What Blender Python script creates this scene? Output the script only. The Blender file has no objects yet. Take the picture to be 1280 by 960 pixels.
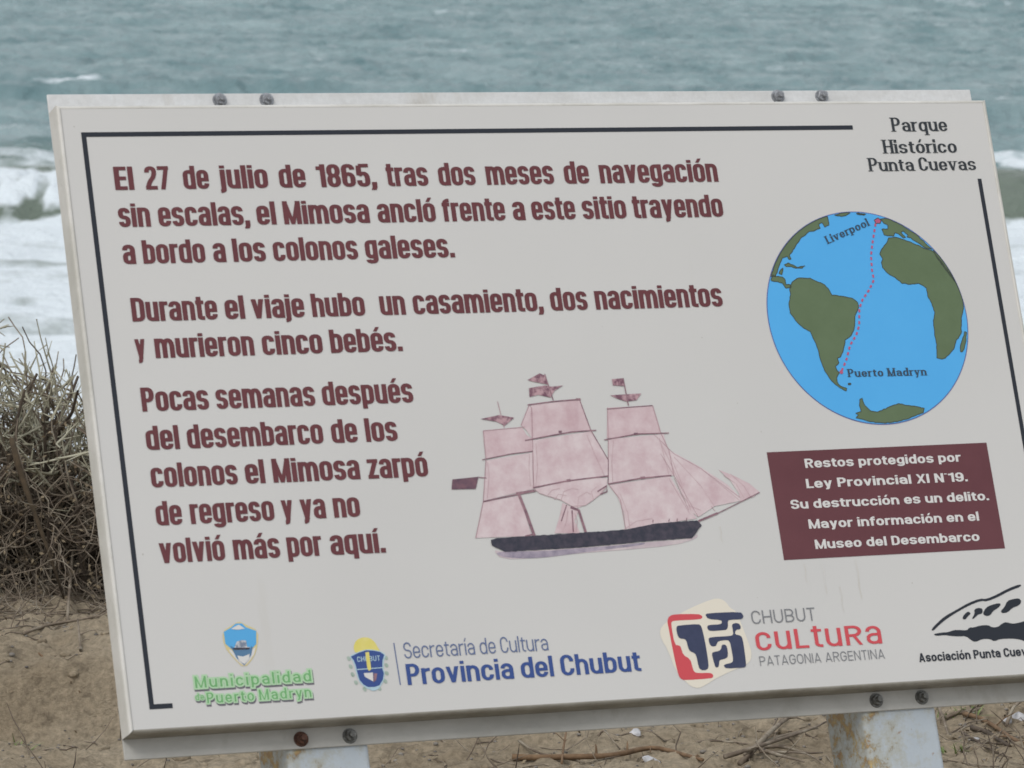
import bpy, bmesh, math, random
import numpy as np
from mathutils import Matrix, Vector, noise as mnoise
from mathutils.geometry import delaunay_2d_cdt

scene = bpy.context.scene
random.seed(7)
rng = np.random.default_rng(7)

# ------------------------------------------------------------------ camera
EYE = Vector((0.0, 0.0, 12.0))                    # sea level is z = 0
cam_data = bpy.data.cameras.new('camera')
cam_data.sensor_width = 36.0
cam_data.lens = 5588.83 / 1280.0 * 36.0
cam_data.clip_start = 0.1
cam_data.clip_end = 20000.0
cam_data.dof.use_dof = True
cam_data.dof.focus_distance = 8.2
cam_data.dof.aperture_fstop = 21.0
camera = bpy.data.objects.new('camera', cam_data)
scene.collection.objects.link(camera)
_cam = Matrix(((0.9998199, -0.0189775, 0.0), (0.0023128, 0.1218474, -0.9925462), (0.0188361, 0.9923674, 0.1218693))).to_4x4()
_cam.translation = EYE
camera.matrix_world = _cam
scene.camera = camera

# ------------------------------------------------------------------ overcast daylight
SUN_ELEV = math.radians(52)
SUN_AZ = math.radians(215)        # compass bearing of the sun seen from above (0 = +Y)
world = bpy.data.worlds.new('World')
scene.world = world
world.use_nodes = True
nt = world.node_tree
nt.nodes.clear()
sky = nt.nodes.new('ShaderNodeTexSky')
sky.sky_type = 'NISHITA'
sky.sun_disc = False
sky.sun_elevation = SUN_ELEV
sky.sun_rotation = SUN_AZ
sky.air_density = 1.0
sky.dust_density = 3.0
hs = nt.nodes.new('ShaderNodeHueSaturation')
hs.inputs['Saturation'].default_value = 0.22
bg = nt.nodes.new('ShaderNodeBackground')
bg.inputs['Strength'].default_value = 0.13
wo = nt.nodes.new('ShaderNodeOutputWorld')
nt.links.new(sky.outputs[0], hs.inputs['Color'])
cloud = nt.nodes.new('ShaderNodeMix')          # an even cloud deck veils the clear sky
cloud.data_type = 'RGBA'
cloud.inputs[0].default_value = 0.72
cloud.inputs[7].default_value = (3.55, 3.72, 3.88, 1.0)
nt.links.new(hs.outputs[0], cloud.inputs[6])
nt.links.new(cloud.outputs[2], bg.inputs['Color'])
nt.links.new(bg.outputs[0], wo.inputs['Surface'])
sun_data = bpy.data.lights.new('sun', 'SUN')
sun_data.energy = 0.9
sun_data.angle = math.radians(25)
sun_data.color = (1.0, 0.97, 0.93)
sun = bpy.data.objects.new('sun', sun_data)
scene.collection.objects.link(sun)
_sd = Vector((math.sin(SUN_AZ) * math.cos(SUN_ELEV), math.cos(SUN_AZ) * math.cos(SUN_ELEV), math.sin(SUN_ELEV)))
sun.rotation_euler = _sd.to_track_quat('Z', 'Y').to_euler()
scene.view_settings.view_transform = 'Standard'
scene.view_settings.look = 'None'
scene.view_settings.gamma = 1.0
scene.view_settings.exposure = 0.54

# ------------------------------------------------------------------ helpers
COL = scene.collection

def srgb(r, g, b):
    return tuple(((c / 255.0) / 12.92 if c <= 10 else ((c / 255.0 + 0.055) / 1.055) ** 2.4) for c in (r, g, b)) + (1.0,)

def tag(o, label=None, category=None, group=None, kind=None):
    if label: o['label'] = label
    if category: o['category'] = category
    if group: o['group'] = group
    if kind: o['kind'] = kind
    return o

def mesh_obj(name, verts, faces, mat=None, parent=None, smooth=False):
    me = bpy.data.meshes.new(name)
    me.from_pydata(verts, [], faces)
    if mat: me.materials.append(mat)
    if smooth: me.polygons.foreach_set('use_smooth', [True] * len(me.polygons))
    me.update()
    o = bpy.data.objects.new(name, me)
    COL.objects.link(o)
    if parent: o.parent = parent
    return o

def empty(name, loc, parent=None):
    o = bpy.data.objects.new(name, None)
    o.empty_display_size = 0.05
    o.location = loc
    COL.objects.link(o)
    if parent: o.parent = parent
    return o

class Nodes:
    """small wrapper to write node materials briefly"""
    def __init__(self, name):
        self.m = bpy.data.materials.new(name)
        self.m.use_nodes = True
        self.t = self.m.node_tree
        self.b = self.t.nodes['Principled BSDF']
        self.co = self.t.nodes.new('ShaderNodeTexCoord').outputs['Object']
    def set(self, **kw):
        for k, v in kw.items():
            self.b.inputs[k.replace('_', ' ')].default_value = v
        return self
    def mapped(self, scale):
        n = self.t.nodes.new('ShaderNodeMapping')
        n.inputs['Scale'].default_value = scale
        self.t.links.new(self.co, n.inputs['Vector'])
        return n.outputs[0]
    def noise(self, scale, detail=4, rough=0.55, vec=None, stretch=None):
        n = self.t.nodes.new('ShaderNodeTexNoise')
        n.inputs['Scale'].default_value = scale
        n.inputs['Detail'].default_value = detail
        n.inputs['Roughness'].default_value = rough
        v = self.mapped(stretch) if stretch else (vec or self.co)
        self.t.links.new(v, n.inputs['Vector'])
        return n.outputs['Fac']
    def ramp(self, fac, stops):
        n = self.t.nodes.new('ShaderNodeValToRGB')
        e = n.color_ramp.elements
        while len(e) < len(stops): e.new(0.5)
        for i, (p, c) in enumerate(stops):
            e[i].position = p
            e[i].color = c if isinstance(c, tuple) else (c, c, c, 1)
        self.t.links.new(fac, n.inputs[0])
        return n.outputs[0]
    def mix(self, fac, a, b, mode='MIX'):
        n = self.t.nodes.new('ShaderNodeMix')
        n.data_type = 'RGBA'
        n.blend_type = mode
        for s, v in ((n.inputs[0], fac), (n.inputs[6], a), (n.inputs[7], b)):
            if hasattr(v, 'links') or hasattr(v, 'is_linked'): self.t.links.new(v, s)
            else: s.default_value = v
        return n.outputs[2]
    def attr(self, name):
        n = self.t.nodes.new('ShaderNodeAttribute')
        n.attribute_name = name
        return n.outputs['Fac']
    def math(self, op, a, b):
        n = self.t.nodes.new('ShaderNodeMath')
        n.operation = op
        for s, v in ((n.inputs[0], a), (n.inputs[1], b)):
            if hasattr(v, 'is_linked'): self.t.links.new(v, s)
            else: s.default_value = v
        return n.outputs[0]
    def color(self, out): self.t.links.new(out, self.b.inputs['Base Color']); return self
    def rough(self, out): self.t.links.new(out, self.b.inputs['Roughness']); return self
    def bump(self, out, dist=0.01, strength=1.0):
        n = self.t.nodes.new('ShaderNodeBump')
        n.inputs['Distance'].default_value = dist
        n.inputs['Strength'].default_value = strength
        self.t.links.new(out, n.inputs['Height'])
        self.t.links.new(n.outputs[0], self.b.inputs['Normal'])
        return self

def noise2(x, y, seed=0):
    """smooth value noise in -1..1 for numpy arrays"""
    x = np.asarray(x, float); y = np.asarray(y, float)
    xi = np.floor(x).astype(np.int64); yi = np.floor(y).astype(np.int64)
    fx = x - xi; fy = y - yi
    fx = fx * fx * fx * (fx * (fx * 6 - 15) + 10); fy = fy * fy * fy * (fy * (fy * 6 - 15) + 10)
    def h(a, b):
        n = (a * 374761393 + b * 668265263 + seed * 974634777) & 0xFFFFFFFF
        n = ((n ^ (n >> 13)) * 1274126177) & 0xFFFFFFFF
        n = ((n ^ (n >> 16)) * 2246822519) & 0xFFFFFFFF
        return ((n ^ (n >> 15)) & 0xFFFF) / 32767.5 - 1.0
    a = h(xi, yi); b = h(xi + 1, yi); c = h(xi, yi + 1); d = h(xi + 1, yi + 1)
    return a + (b - a) * fx + (c - a) * fy + (a - b - c + d) * fx * fy

def fbm(x, y, seed=0, octaves=4, gain=0.5):
    s = 0.0; amp = 1.0; tot = 0.0
    for i in range(octaves):
        # rotate each octave so the lattice does not show
        ca, sa = math.cos(0.7 * i + seed), math.sin(0.7 * i + seed)
        s = s + amp * noise2((x * ca - y * sa) * 2 ** i, (x * sa + y * ca) * 2 ** i, seed + i * 17)
        tot += amp; amp *= gain
    return s / tot

def sstep(a, b, x):
    t = np.clip((x - a) / (b - a), 0, 1)
    return t * t * (3 - 2 * t)

def grid_mesh(name, xs, ys, Z, mat, attrs=None):
    nx, ny = len(xs), len(ys)
    X, Y = np.meshgrid(xs, ys)
    co = np.empty((nx * ny, 3), np.float32)
    co[:, 0] = X.ravel(); co[:, 1] = Y.ravel(); co[:, 2] = Z.ravel()
    i = np.arange(nx - 1)[None, :] + np.arange(ny - 1)[:, None] * nx
    q = np.stack([i, i + 1, i + 1 + nx, i + nx], -1).reshape(-1, 4).astype(np.int32)
    me = bpy.data.meshes.new(name)
    me.vertices.add(len(co)); me.vertices.foreach_set('co', co.ravel())
    me.loops.add(q.size); me.loops.foreach_set('vertex_index', q.ravel())
    me.polygons.add(len(q))
    me.polygons.foreach_set('loop_start', np.arange(0, q.size, 4, dtype=np.int32))
    me.polygons.foreach_set('loop_total', np.full(len(q), 4, np.int32))
    me.polygons.foreach_set('use_smooth', np.ones(len(q), bool))
    for n, v in (attrs or {}).items():
        a = me.attributes.new(n, 'FLOAT', 'POINT')
        a.data.foreach_set('value', v.ravel().astype(np.float32))
    me.materials.append(mat)
    me.update(); me.validate()
    o = bpy.data.objects.new(name, me)
    COL.objects.link(o)
    return o

def spaced(lo_far, lo, hi, hi_far, step, grow=1.25):
    """fine spacing between lo and hi, growing steps outside"""
    mid = list(np.arange(lo, hi + step / 2, step))
    s = step; a = mid[0]; left = []
    while a > lo_far:
        s *= grow; a -= s; left.append(a)
    s = step; b = mid[-1]; rt = []
    while b < hi_far:
        s *= grow; b += s; rt.append(b)
    return np.array(left[::-1] + mid + rt)

class Tubes:
    """collects tapered tubes into one mesh"""
    def __init__(self): self.v = []; self.f = []
    def add(self, pts, rads, sides=4, cap=False):
        base = len(self.v); n = len(pts)
        up = Vector((0.31, 0.22, 0.92))
        for i, p in enumerate(pts):
            d = (pts[min(i + 1, n - 1)] - pts[max(i - 1, 0)])
            if d.length < 1e-9: d = Vector((0, 0, 1))
            d.normalize()
            a = d.cross(up)
            if a.length < 1e-3: a = d.cross(Vector((1, 0, 0)))
            a.normalize(); b = d.cross(a)
            for k in range(sides):
                t = 2 * math.pi * k / sides
                self.v.append(tuple(p + (a * math.cos(t) + b * math.sin(t)) * rads[i]))
        for i in range(n - 1):
            for k in range(sides):
                k2 = (k + 1) % sides
                self.f.append((base + i * sides + k, base + i * sides + k2, base + (i + 1) * sides + k2, base + (i + 1) * sides + k))
        if cap:
            self.f.append(tuple(base + k for k in range(sides))[::-1])
            self.f.append(tuple(base + (n - 1) * sides + k for k in range(sides)))
    def build(self, name, mat, parent=None, origin=Vector((0, 0, 0))):
        return mesh_obj(name, [(v[0] - origin.x, v[1] - origin.y, v[2] - origin.z) for v in self.v], self.f, mat, parent, smooth=True)
# ------------------------------------------------------------------ terrain
def ground_z(x, y):
    x = np.asarray(x, float); y = np.asarray(y, float)
    edge = 11.75 + 0.35 * fbm(x * 0.5, x * 0 + 3.3, 5, 3) + 0.004 * x * x
    d = y - edge
    z = 10.1 + 0.10 * fbm(x * 0.35, y * 0.35, 2, 3)
    # the sandy shoulder lifts in a small crumbling ledge on the left
    led = 9.74 + 0.14 * fbm(x * 2.2, y * 0.4, 9, 3) + 0.05 * (x + 1.2)
    z = z + 0.13 * sstep(0, 0.06, y - led) * sstep(0.1, -0.45, x) - (0.075 * np.exp(-((y - led + .05) / .07) ** 2) * (0.6 + 0.8 * fbm(x * 5, y * 5, 14, 2))) * sstep(0.1, -0.45, x)
    # slope down to the beach
    z = z - 9.6 * sstep(-0.8, 26, d) * sstep(0, 3.0, d) - 0.25 * sstep(0, 3, d)
    z = z - 0.045 * np.clip(y - 38, 0, 60)
    z = np.maximum(z, -3.0)
    near = np.exp(-((y - 10) / 6.0) ** 2) * np.exp(-(x / 5.0) ** 2)
    near = np.maximum(near, 0.25)
    z = z + near * (0.034 * fbm(x * 3.1, y * 3.1, 3, 3) + 0.026 * fbm(x * 11, y * 11, 4, 4, 0.65))
    # clods and small pits
    c = fbm(x * 26, y * 26, 11, 2)
    z = z + near * 0.010 * np.clip(c - 0.15, 0, 1) * 2 - near * 0.045 * np.clip(-fbm(x * 17, y * 13, 12, 2) - 0.28, 0, 1)
    return z

def gz(x, y): return float(ground_z(np.array([x]), np.array([y]))[0])

m = Nodes('dry_sandy_soil')
n1 = m.noise(2.2, 6, 0.6); n2 = m.noise(60, 5, 0.7); n3 = m.noise(14, 4, 0.6)
c1 = m.ramp(n1, [(0.3, (0.44, 0.355, 0.25, 1)), (0.7, (0.67, 0.565, 0.42, 1))])
c2 = m.ramp(n2, [(0.3, 0.62), (0.62, 1.12)])
c3 = m.ramp(n3, [(0.30, 0.60), (0.42, 1.0)])
m.color(m.mix(1.0, m.mix(1.0, c1, c2, 'MULTIPLY'), c3, 'MULTIPLY'))
m.set(Roughness=0.95); m.b.inputs['Specular IOR Level'].default_value = 0.15
m.bump(m.noise(75, 7, 0.78), 0.022, 1.0)
M_SOIL = m.m
xs = spaced(-400, -1.7, 1.7, 400, 0.011, 1.16)
ys = spaced(-80, 8.5, 11.9, 75, 0.011, 1.13)
X, Y = np.meshgrid(xs, ys)
ground = grid_mesh('ground', xs, ys, ground_z(X, Y), M_SOIL)
tag(ground, 'dry sandy soil on top of the coastal bluff', kind='structure')

# ------------------------------------------------------------------ sea
def crest(x, y0, slope, wob, seed):
    return y0 + slope * x + wob * fbm(x * 0.06, x * 0 + seed, seed, 3)

def sea_fields(x, y):
    big = 0.30 * fbm(x * 0.020, y * 0.055, 21, 2)
    far = sstep(120, 170, y)
    amp = 0.35 + 0.65 * far
    a = fbm(x * 0.16, y * 0.33, 22, 3, 0.55)
    b = fbm(x * 0.55, y * 0.9, 25, 3, 0.6)
    chop = 0.46 * (1 - np.abs(a) * 2.0) + 0.26 * (1 - np.abs(b) * 2.0)
    z = big + amp * chop
    foam = np.zeros_like(z)
    # outer swell, just starting to break on the left
    for (y0, sl, h, w, sd, brk) in ((194, 0.0, 0.85, 3.6, 31, 0), (262, 0.06, 0.40, 6.5, 36, 0), (318, -0.08, 0.40, 7.5, 38, 0)):
        yc = crest(x, y0, sl, 1.0 if sd == 31 else 6.0, sd)
        s = (y - yc)
        lat = 0.45 + 0.55 * sstep(-0.5, 0.5, fbm(x * 0.035, x * 0 + sd * 1.3, sd, 2))
        prof = np.where(s < 0, np.exp(-(s / (w * 0.45)) ** 2), np.exp(-(s / (w * 1.6)) ** 2))
        z = z + h * lat * prof
    yc = crest(x, 194, 0.0, 1.0, 31)
    k = np.exp(-((y - yc - 0.3) / 0.8) ** 2) * sstep(-21.6, -20.9, x) * sstep(-17.6, -18.8, x)
    foam = np.maximum(foam, 1.1 * k)
    yr = crest(x, 318, -0.08, 6.0, 38)
    k = np.exp(-((y - yr) / 3.0) ** 2) * sstep(25.0, 32.0, x) * (0.5 + 0.5 * fbm(x * 0.6, y * 0.3, 41, 3))
    foam = np.maximum(foam, 0.9 * k)
    # the breaker
    yb = crest(x, 140.6, 0.10, 0.8, 33)
    s = y - yb
    hb = (1.22 - 0.22 * sstep(4.0, -4.0, x)) + 0.22 * fbm(x * 0.12, x * 0 + 2, 44, 3)
    prof = np.where(s < 0, np.exp(-(s / 1.5) ** 2), np.exp(-(s / 6.0) ** 2))
    z = z + hb * prof
    broken = sstep(4.0, -4.0, x) + 0.0 * x
    rag = fbm(x * 1.4, y * 0.9, 45, 4, 0.6)
    face = np.exp(-((s + 0.9) / 1.1) ** 2)
    z = z + 0.34 * broken * rag * np.exp(-((s + 0.3) / 2.5) ** 2)
    top = np.exp(-((s - 0.7) / 1.7) ** 2)
    foam = np.maximum(foam, broken * (1.05 * top + 0.95 * face * sstep(-0.12, 0.28, rag)))
    foam = np.maximum(foam, (0.55 * broken + (1 - broken)) * 1.1 * np.exp(-((s - 18) / 20.0) ** 2) * sstep(2, 8, s) * sstep(-0.25, 0.35, fbm(x * 0.35, y * 0.22, 46, 4, 0.6)))
    # wash in front of the breaker up to the beach
    wash = sstep(-1.9, -2.8, s)
    streak = fbm(x * 0.16, y * 0.42, 47, 5, 0.62)
    lines = fbm(x * 0.05, y * 0.30, 48, 3)
    foam = np.maximum(foam, wash * (0.98 + 0.55 * streak + 0.18 * lines))
    z = z + wash * (0.10 * fbm(x * 0.5, y * 0.8, 49, 4, 0.6) + 0.16 * fbm(x * 0.07, y * 0.22, 50, 3))
    # thin flecks and whitecaps outside
    caps = sstep(0.46, 0.68, fbm(x * 0.22, y * 0.30, 51, 4, 0.62)) * 0.40
    veil = sstep(0.05, 0.5, fbm(x * 0.09, y * 0.12, 52, 5, 0.6)) * 0.22 * np.exp(-np.clip(s, 0, 400) / 60.0)
    foam = np.maximum(foam, np.where(s > 2, np.maximum(caps * sstep(0.12, 0.22, z - big), veil), 0))
    z = z * sstep(6000, 700, y)
    return z, np.clip(foam, 0, 1.4)

m = Nodes('sea_water')
foam = m.attr('foam')
fn = m.noise(1.6, 6, 0.7, stretch=(1.0, 0.55, 1.0))
fn2 = m.noise(0.55, 5, 0.6, stretch=(1.0, 0.35, 1.0))
fac = m.math('ADD', foam, m.math('MULTIPLY', m.math('SUBTRACT', m.math('ADD', fn, fn2), 1.0), 0.75))
fac = m.ramp(fac, [(0.25, 0.0), (0.85, 1.0)])
wcol = m.ramp(m.noise(0.22, 5, 0.6, stretch=(1.0, 0.6, 1.0)), [(0.3, (0.135, 0.235, 0.255, 1)), (0.7, (0.335, 0.44, 0.46, 1))])
silt = m.attr('silt')
wcol = m.mix(m.math('MULTIPLY', silt, 0.8), wcol, (0.150, 0.175, 0.125, 1))
m.color(m.mix(fac, wcol, (0.77, 0.84, 0.89, 1)))
m.rough(m.ramp(fac, [(0.0, 0.22), (0.6, 0.9)]))
m.set(IOR=1.333)
m.bump(m.noise(1.5, 6, 0.68, stretch=(0.7, 1.0, 1.0)), 0.42, 1.0)
M_SEA = m.m
xs = spaced(-6000, -42, 42, 6000, 0.17, 1.22)
ys = np.concatenate([np.arange(36, 90, 0.5), np.arange(90, 165, 0.19), np.arange(165, 345, 0.30)])
s_ = 0.30; b_ = ys[-1]; ex = []
while b_ < 9000:
    s_ *= 1.12; b_ += s_; ex.append(b_)
ys = np.concatenate([ys, ex])
X, Y = np.meshgrid(xs, ys)
Z, F = sea_fields(X, Y)
fade = sstep(400, 60, np.abs(X))
sea = grid_mesh('sea', xs, ys, Z * fade, M_SEA, {'foam': F * fade, 'silt': sstep(172, 146, Y)})
tag(sea, 'choppy grey green sea breaking into white surf', kind='structure')
# ---- print on the board, measured in millimetres from its upper left corner (tenths in the outline strings)
TEXT= [(123.8, [('El', 68.3, 97.0), ('27', 114.6, 151.0), ('de', 171.9, 210.7), ('julio', 228.5, 301.1), ('de', 318.6, 359.4), ('1865,', 377.0, 470.1), ('tras', 486.1, 551.4), ('dos', 568.3, 626.7), ('meses', 644.3, 753.2), ('de', 770.5, 810.5), ('navegación', 828.4, 1023.7)]), (179.6, [('sin', 67.7, 115.2), ('escalas,', 127.5, 265.7), ('el', 276.9, 306.3), ('Mimosa', 318.1, 451.3), ('ancló', 464.2, 555.5), ('frente', 567.0, 666.4), ('a', 678.9, 698.3), ('este', 709.5, 779.8), ('sitio', 791.6, 863.1), ('trayendo', 874.4, 1023.4)]), (235.1, [('a', 67.4, 86.3), ('bordo', 97.3, 191.1), ('a', 203.4, 222.4), ('los', 233.5, 283.2), ('colonos', 295.1, 425.6), ('galeses.', 437.4, 577.3)]), (320.9, [('Durante', 70.4, 198.7), ('el', 210.6, 240.2), ('viaje', 251.0, 331.3), ('hubo', 343.0, 424.9), ('un', 448.5, 487.9), ('casamiento,', 500.5, 706.3), ('dos', 718.5, 777.9), ('nacimientos', 790.7, 999.3)]), (375.9, [('y', 69.1, 84.3), ('murieron', 98.4, 247.5), ('cinco', 260.1, 352.0), ('bebés.', 364.1, 475.3)]), (453.9, [('Pocas', 69.1, 169.0), ('semanas', 180.2, 330.0), ('después', 341.4, 481.3)]), (510.4, [('del', 68.9, 118.2), ('desembarco', 130.1, 334.9), ('de', 347.9, 387.4), ('los', 400.1, 449.1)]), (565.3, [('colonos', 69.6, 198.0), ('el', 210.0, 239.3), ('Mimosa', 251.4, 383.7), ('zarpó', 396.0, 488.7)]), (620.5, [('de', 70.2, 108.3), ('regreso', 120.9, 246.1), ('y', 257.8, 274.7), ('ya', 286.1, 324.0), ('no', 336.2, 376.3)]), (675.0, [('volvió', 69.1, 165.3), ('más', 178.3, 247.6), ('por', 258.8, 310.6), ('aquí.', 324.2, 407.7)])]
BOXT= [(576.3, [('Restos protegidos por', 1093.5, 1357.0)]), (607.5, [('Ley Provincial XI N°19.', 1090.3, 1363.2)]), (638.5, [('Su destrucción es un delito.', 1059.4, 1394.0)]), (669.7, [('Mayor información en el', 1083.9, 1371.4)]), (701.1, [('Museo del Desembarco', 1089.3, 1366.5)])]
SERT= [(46.2, [('Parque', 1333.6, 1430.1)]), (81.7, [('Histórico', 1312.8, 1440.5)]), (110.4, [('Punta Cuevas', 1282.9, 1468.8)])]
LOGT= [(831.1, [('Secretaría de Cultura', 414.4, 637.4)]), (869.6, [('Provincia del Chubut', 413.9, 777.7)]), (809.6, [('CHUBUT', 966.7, 1071.3)]), (849.9, [('cuLtuRa', 967.7, 1174.8)]), (872.9, [('PATAGONIA ARGENTINA', 969.2, 1175.1)]), (881.6, [('Asociación Punta Cuevas', 1231.2, 1433.6)]), (856.3, [('Municipalidad', 97.3, 270.6)]), (878.8, [('Puerto Madryn', 112.0, 267.6)]), (873.3, [('de', 95.6, 108.8)])]
GLOT= [('Liverpool', [1190.8, 226.3, 1267.3, 197.8]), ('Puerto Madryn', [1189.3, 437.4, 1322.7, 438.8])]
LAND= {'south_america': '11145,2948 11202,2854 11292,2798 11376,2788 11516,2803 11649,2864 11744,2912 11810,3002 11839,3072 12000,3095 12177,3137 12256,3205 12255,3282 12174,3395 12125,3605 12056,3718 11941,3791 11886,3943 11813,4055 11757,4073 11777,4149 11706,4204 11717,4262 11759,4301 11697,4375 11692,4451 11735,4510 11830,4551 11815,4588 11748,4556 11657,4488 11572,4391 11514,4256 11475,4121 11461,3969 11440,3854 11374,3642 11245,3562 11159,3465 11090,3348 11091,3196 11138,3063', 'central_america': '10855,2808 10896,2732 10933,2756 10993,2765 11052,2774 11086,2813 11094,2889 11173,2899 11167,2937 11083,2951 11036,2869 10958,2848 10860,2831', 'yucatan': '11031,2658 11088,2632 11046,2735 11001,2715', 'cuba': '11118,2575 11191,2554 11267,2586 11322,2626 11461,2598 11401,2639 11299,2637 11223,2604 11142,2603', 'north_america': '10863,2762 10939,2598 11049,2428 11253,2182 11490,1993 11759,1862 11972,1819 11981,1885 11980,1963 11902,1988 11872,1922 11807,1940 11816,2010 11705,2055 11623,2053 11552,2110 11484,2147 11410,2223 11333,2318 11259,2394 11221,2424 11242,2489 11208,2500 11190,2438 11103,2467 11050,2543 10990,2657 10932,2763', 'greenland': '12099,1798 12271,1762 12374,1767 12326,1801 12218,1831', 'iceland': '12476,1773 12639,1791 12603,1810 12493,1796', 'britain': '12766,1898 12835,1860 12890,1900 12861,1950 12786,1949', 'europe': '12874,1873 13000,1871 13230,1984 13453,2144 13683,2383 13582,2361 13470,2281 13377,2221 13340,2193 13279,2180 13307,2142 13234,2082 13189,2100 13258,2180 13215,2191 13144,2119 13085,2099 13054,2156 12971,2155 12891,2134 12865,2044 12970,2038 12989,1980 12923,1951', 'africa': '12809,2366 12909,2271 12965,2186 13113,2177 13269,2238 13425,2300 13578,2381 13679,2402 13763,2521 13861,2679 13958,2837 14017,2975 14069,3151 14062,3307 13985,3499 13939,3749 13838,3843 13772,3977 13599,4126 13533,4144 13454,4122 13483,3911 13478,3756 13498,3525 13544,3391 13512,3216 13467,3118 13475,3001 13356,2921 13207,2937 13065,2914 12958,2815 12844,2755 12778,2656 12771,2579 12802,2521 12766,2443', 'arabia': '13694,2391 13846,2573 13957,2751 14019,2963 13993,2924 13854,2718 13742,2521', 'madagascar': '14001,3712 14032,3725 13994,3886 13908,4039 13874,4038 13895,3922 13958,3808', 'antarctica': '12024,4728 12067,4718 12089,4825 12177,4912 12295,4939 12470,4876 12666,4818 12805,4849 12966,4874 13093,4905 13064,4972 12810,5051 12595,5101 12388,5113 12186,5091 12030,5051 11914,5013 11961,4973 11918,4941 12012,4918 12000,4822', 'falklands': '11877,4469 11918,4470 11913,4500 11872,4499'}
ROUTE= '12778,1949 12668,2266 12610,2459 12586,2691 12592,2846 12491,2998 12337,3168 12264,3301 12214,3569 12138,3720 12009,3870 11909,4096 11785,4291'
SHIP= {'sail': ['7853,4722 8586,4713 8627,4901 8660,5129 7772,5188', '7792,5201 8700,5155 8721,5379 8765,5793 7688,5873', '7693,5898 8698,5798 8828,6083 9029,6461 7860,6573 7872,6329 7807,6082', '6642,4640 7424,4584 7533,5056 6574,5157 6579,4892', '6571,5177 7531,5072 7647,5298 7745,5507 7707,5751 6487,5885', '6505,5906 6724,5867 7031,5814 7465,5782 7688,5791 7660,5913 7535,6030 7415,6106 7275,6182 7140,6225 7059,6193 6904,6085 6701,6016 6580,5970', '5831,5004 6258,4986 6452,4969 6506,5093 6584,5145 6556,5331 5811,5433', '5817,5450 6552,5360 6496,5906 5688,6051', '5676,6074 6258,5998 6303,6262 6358,6607 5474,6600 5599,6313', '6723,6583 6847,6326 6918,6134 7057,6205 7156,6258 7068,6417 7134,6602'], 'staysail': ['8708,5379 9220,5687 9614,5971 9782,6163 9771,6225 9342,6289 9054,6441 8948,6342 8849,6084 8765,5793', '9499,5731 9726,5831 9969,5964 10115,6103 10001,6172 9775,6229 9770,6101 9668,5911', '6443,4948 6606,4655 6640,4656 6579,4892 6577,5137 6509,5020'], 'hull': ['5712,6639 5808,6615 6273,6608 7169,6595 7859,6581 8302,6511 8740,6497 9024,6493 9091,6566 8997,6664 8895,6754 8175,6770 7135,6816 5903,6824 5716,6727'], 'wake': ['5720,6779 5902,6832 7134,6824 8173,6782 8893,6766 9015,6685 8980,6766 8596,6850 7725,6884 7123,6896 6351,6941 5845,6934'], 'flag': ['5244,5714 5656,5690 5588,5869 5211,5862'], 'pennant': ['6643,4258 6850,4162 6922,4197 6953,4338 6828,4309 6704,4281', '6646,4382 6908,4349 7012,4373 7195,4358 7046,4436 6966,4536 6780,4489 6635,4517', '7990,4288 8174,4277 8190,4402 7992,4383', '7925,4534 8179,4526 8433,4521 8338,4622 8162,4637 8038,4591', '5815,4824 6119,4774 6346,4822 6180,4939 6062,4874']}
SPARS= [('6465,5173 6879,5115 7229,5070 7619,5059', 5), ('7725,5211 8257,5140 8781,5142', 5), ('7687,5881 8239,5813 8721,5791', 6), ('6486,5889 7053,5807 7706,5759', 6), ('5677,6066 6239,5977 6521,5940', 6), ('5751,5439 6202,5367 6568,5340', 4), ('6248,5977 6324,6263 6400,6609', 14), ('7036,6204 7156,6258 7219,6605', 12), ('9045,6502 9378,6394', 9), ('9368,6401 9745,6253 10114,6107', 4), ('6926,4173 7003,4578', 5), ('8174,4277 8195,4700', 5), ('6119,4570 6167,4967', 3), ('5655,5698 5779,5715', 4), ('5831,5004 5810,5441 5677,6066 5482,6600', 3), ('6434,4948 6607,4647 6643,4689', 3), ('6643,4689 6496,5906', 3), ('7424,4584 7533,5056 7743,5515 7687,5881', 4), ('7853,4722 7792,5201 7687,5881 7843,6124 7860,6573', 3), ('8586,4713 8650,5137 8740,5400 8763,5801', 3), ('8527,5145 8817,5465 9217,5707 9780,6172', 2), ('8600,5457 8862,6002 9054,6441', 2), ('6587,4638 7000,4599 7425,4580', 6), ('7841,4742 8213,4725 8586,4713', 4), ('5831,5004 6495,4970', 3), ('8758,5834 8919,6333', 2), ('9290,6287 9340,6359', 2), ('6208,5963 6501,5935', 10), ('7032,5806 7097,5800', 12), ('7016,5062 7068,5060', 10), ('8214,5138 8280,5136', 10), ('8217,5812 8292,5807', 12), ('7369,4578 7442,4580', 10), ('7498,5988 7662,5904 7648,5994 7535,6030', 6), ('6252,6607 6404,6581', 6), ('8306,6491 8321,6451', 4), ('8567,6490 8582,6450', 4), ('8698,6487 8713,6447', 4), ('8849,6494 8866,6445', 4), ('7050,6254 7022,6576', 6), ('6856,6407 6977,6169', 4)]
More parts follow.
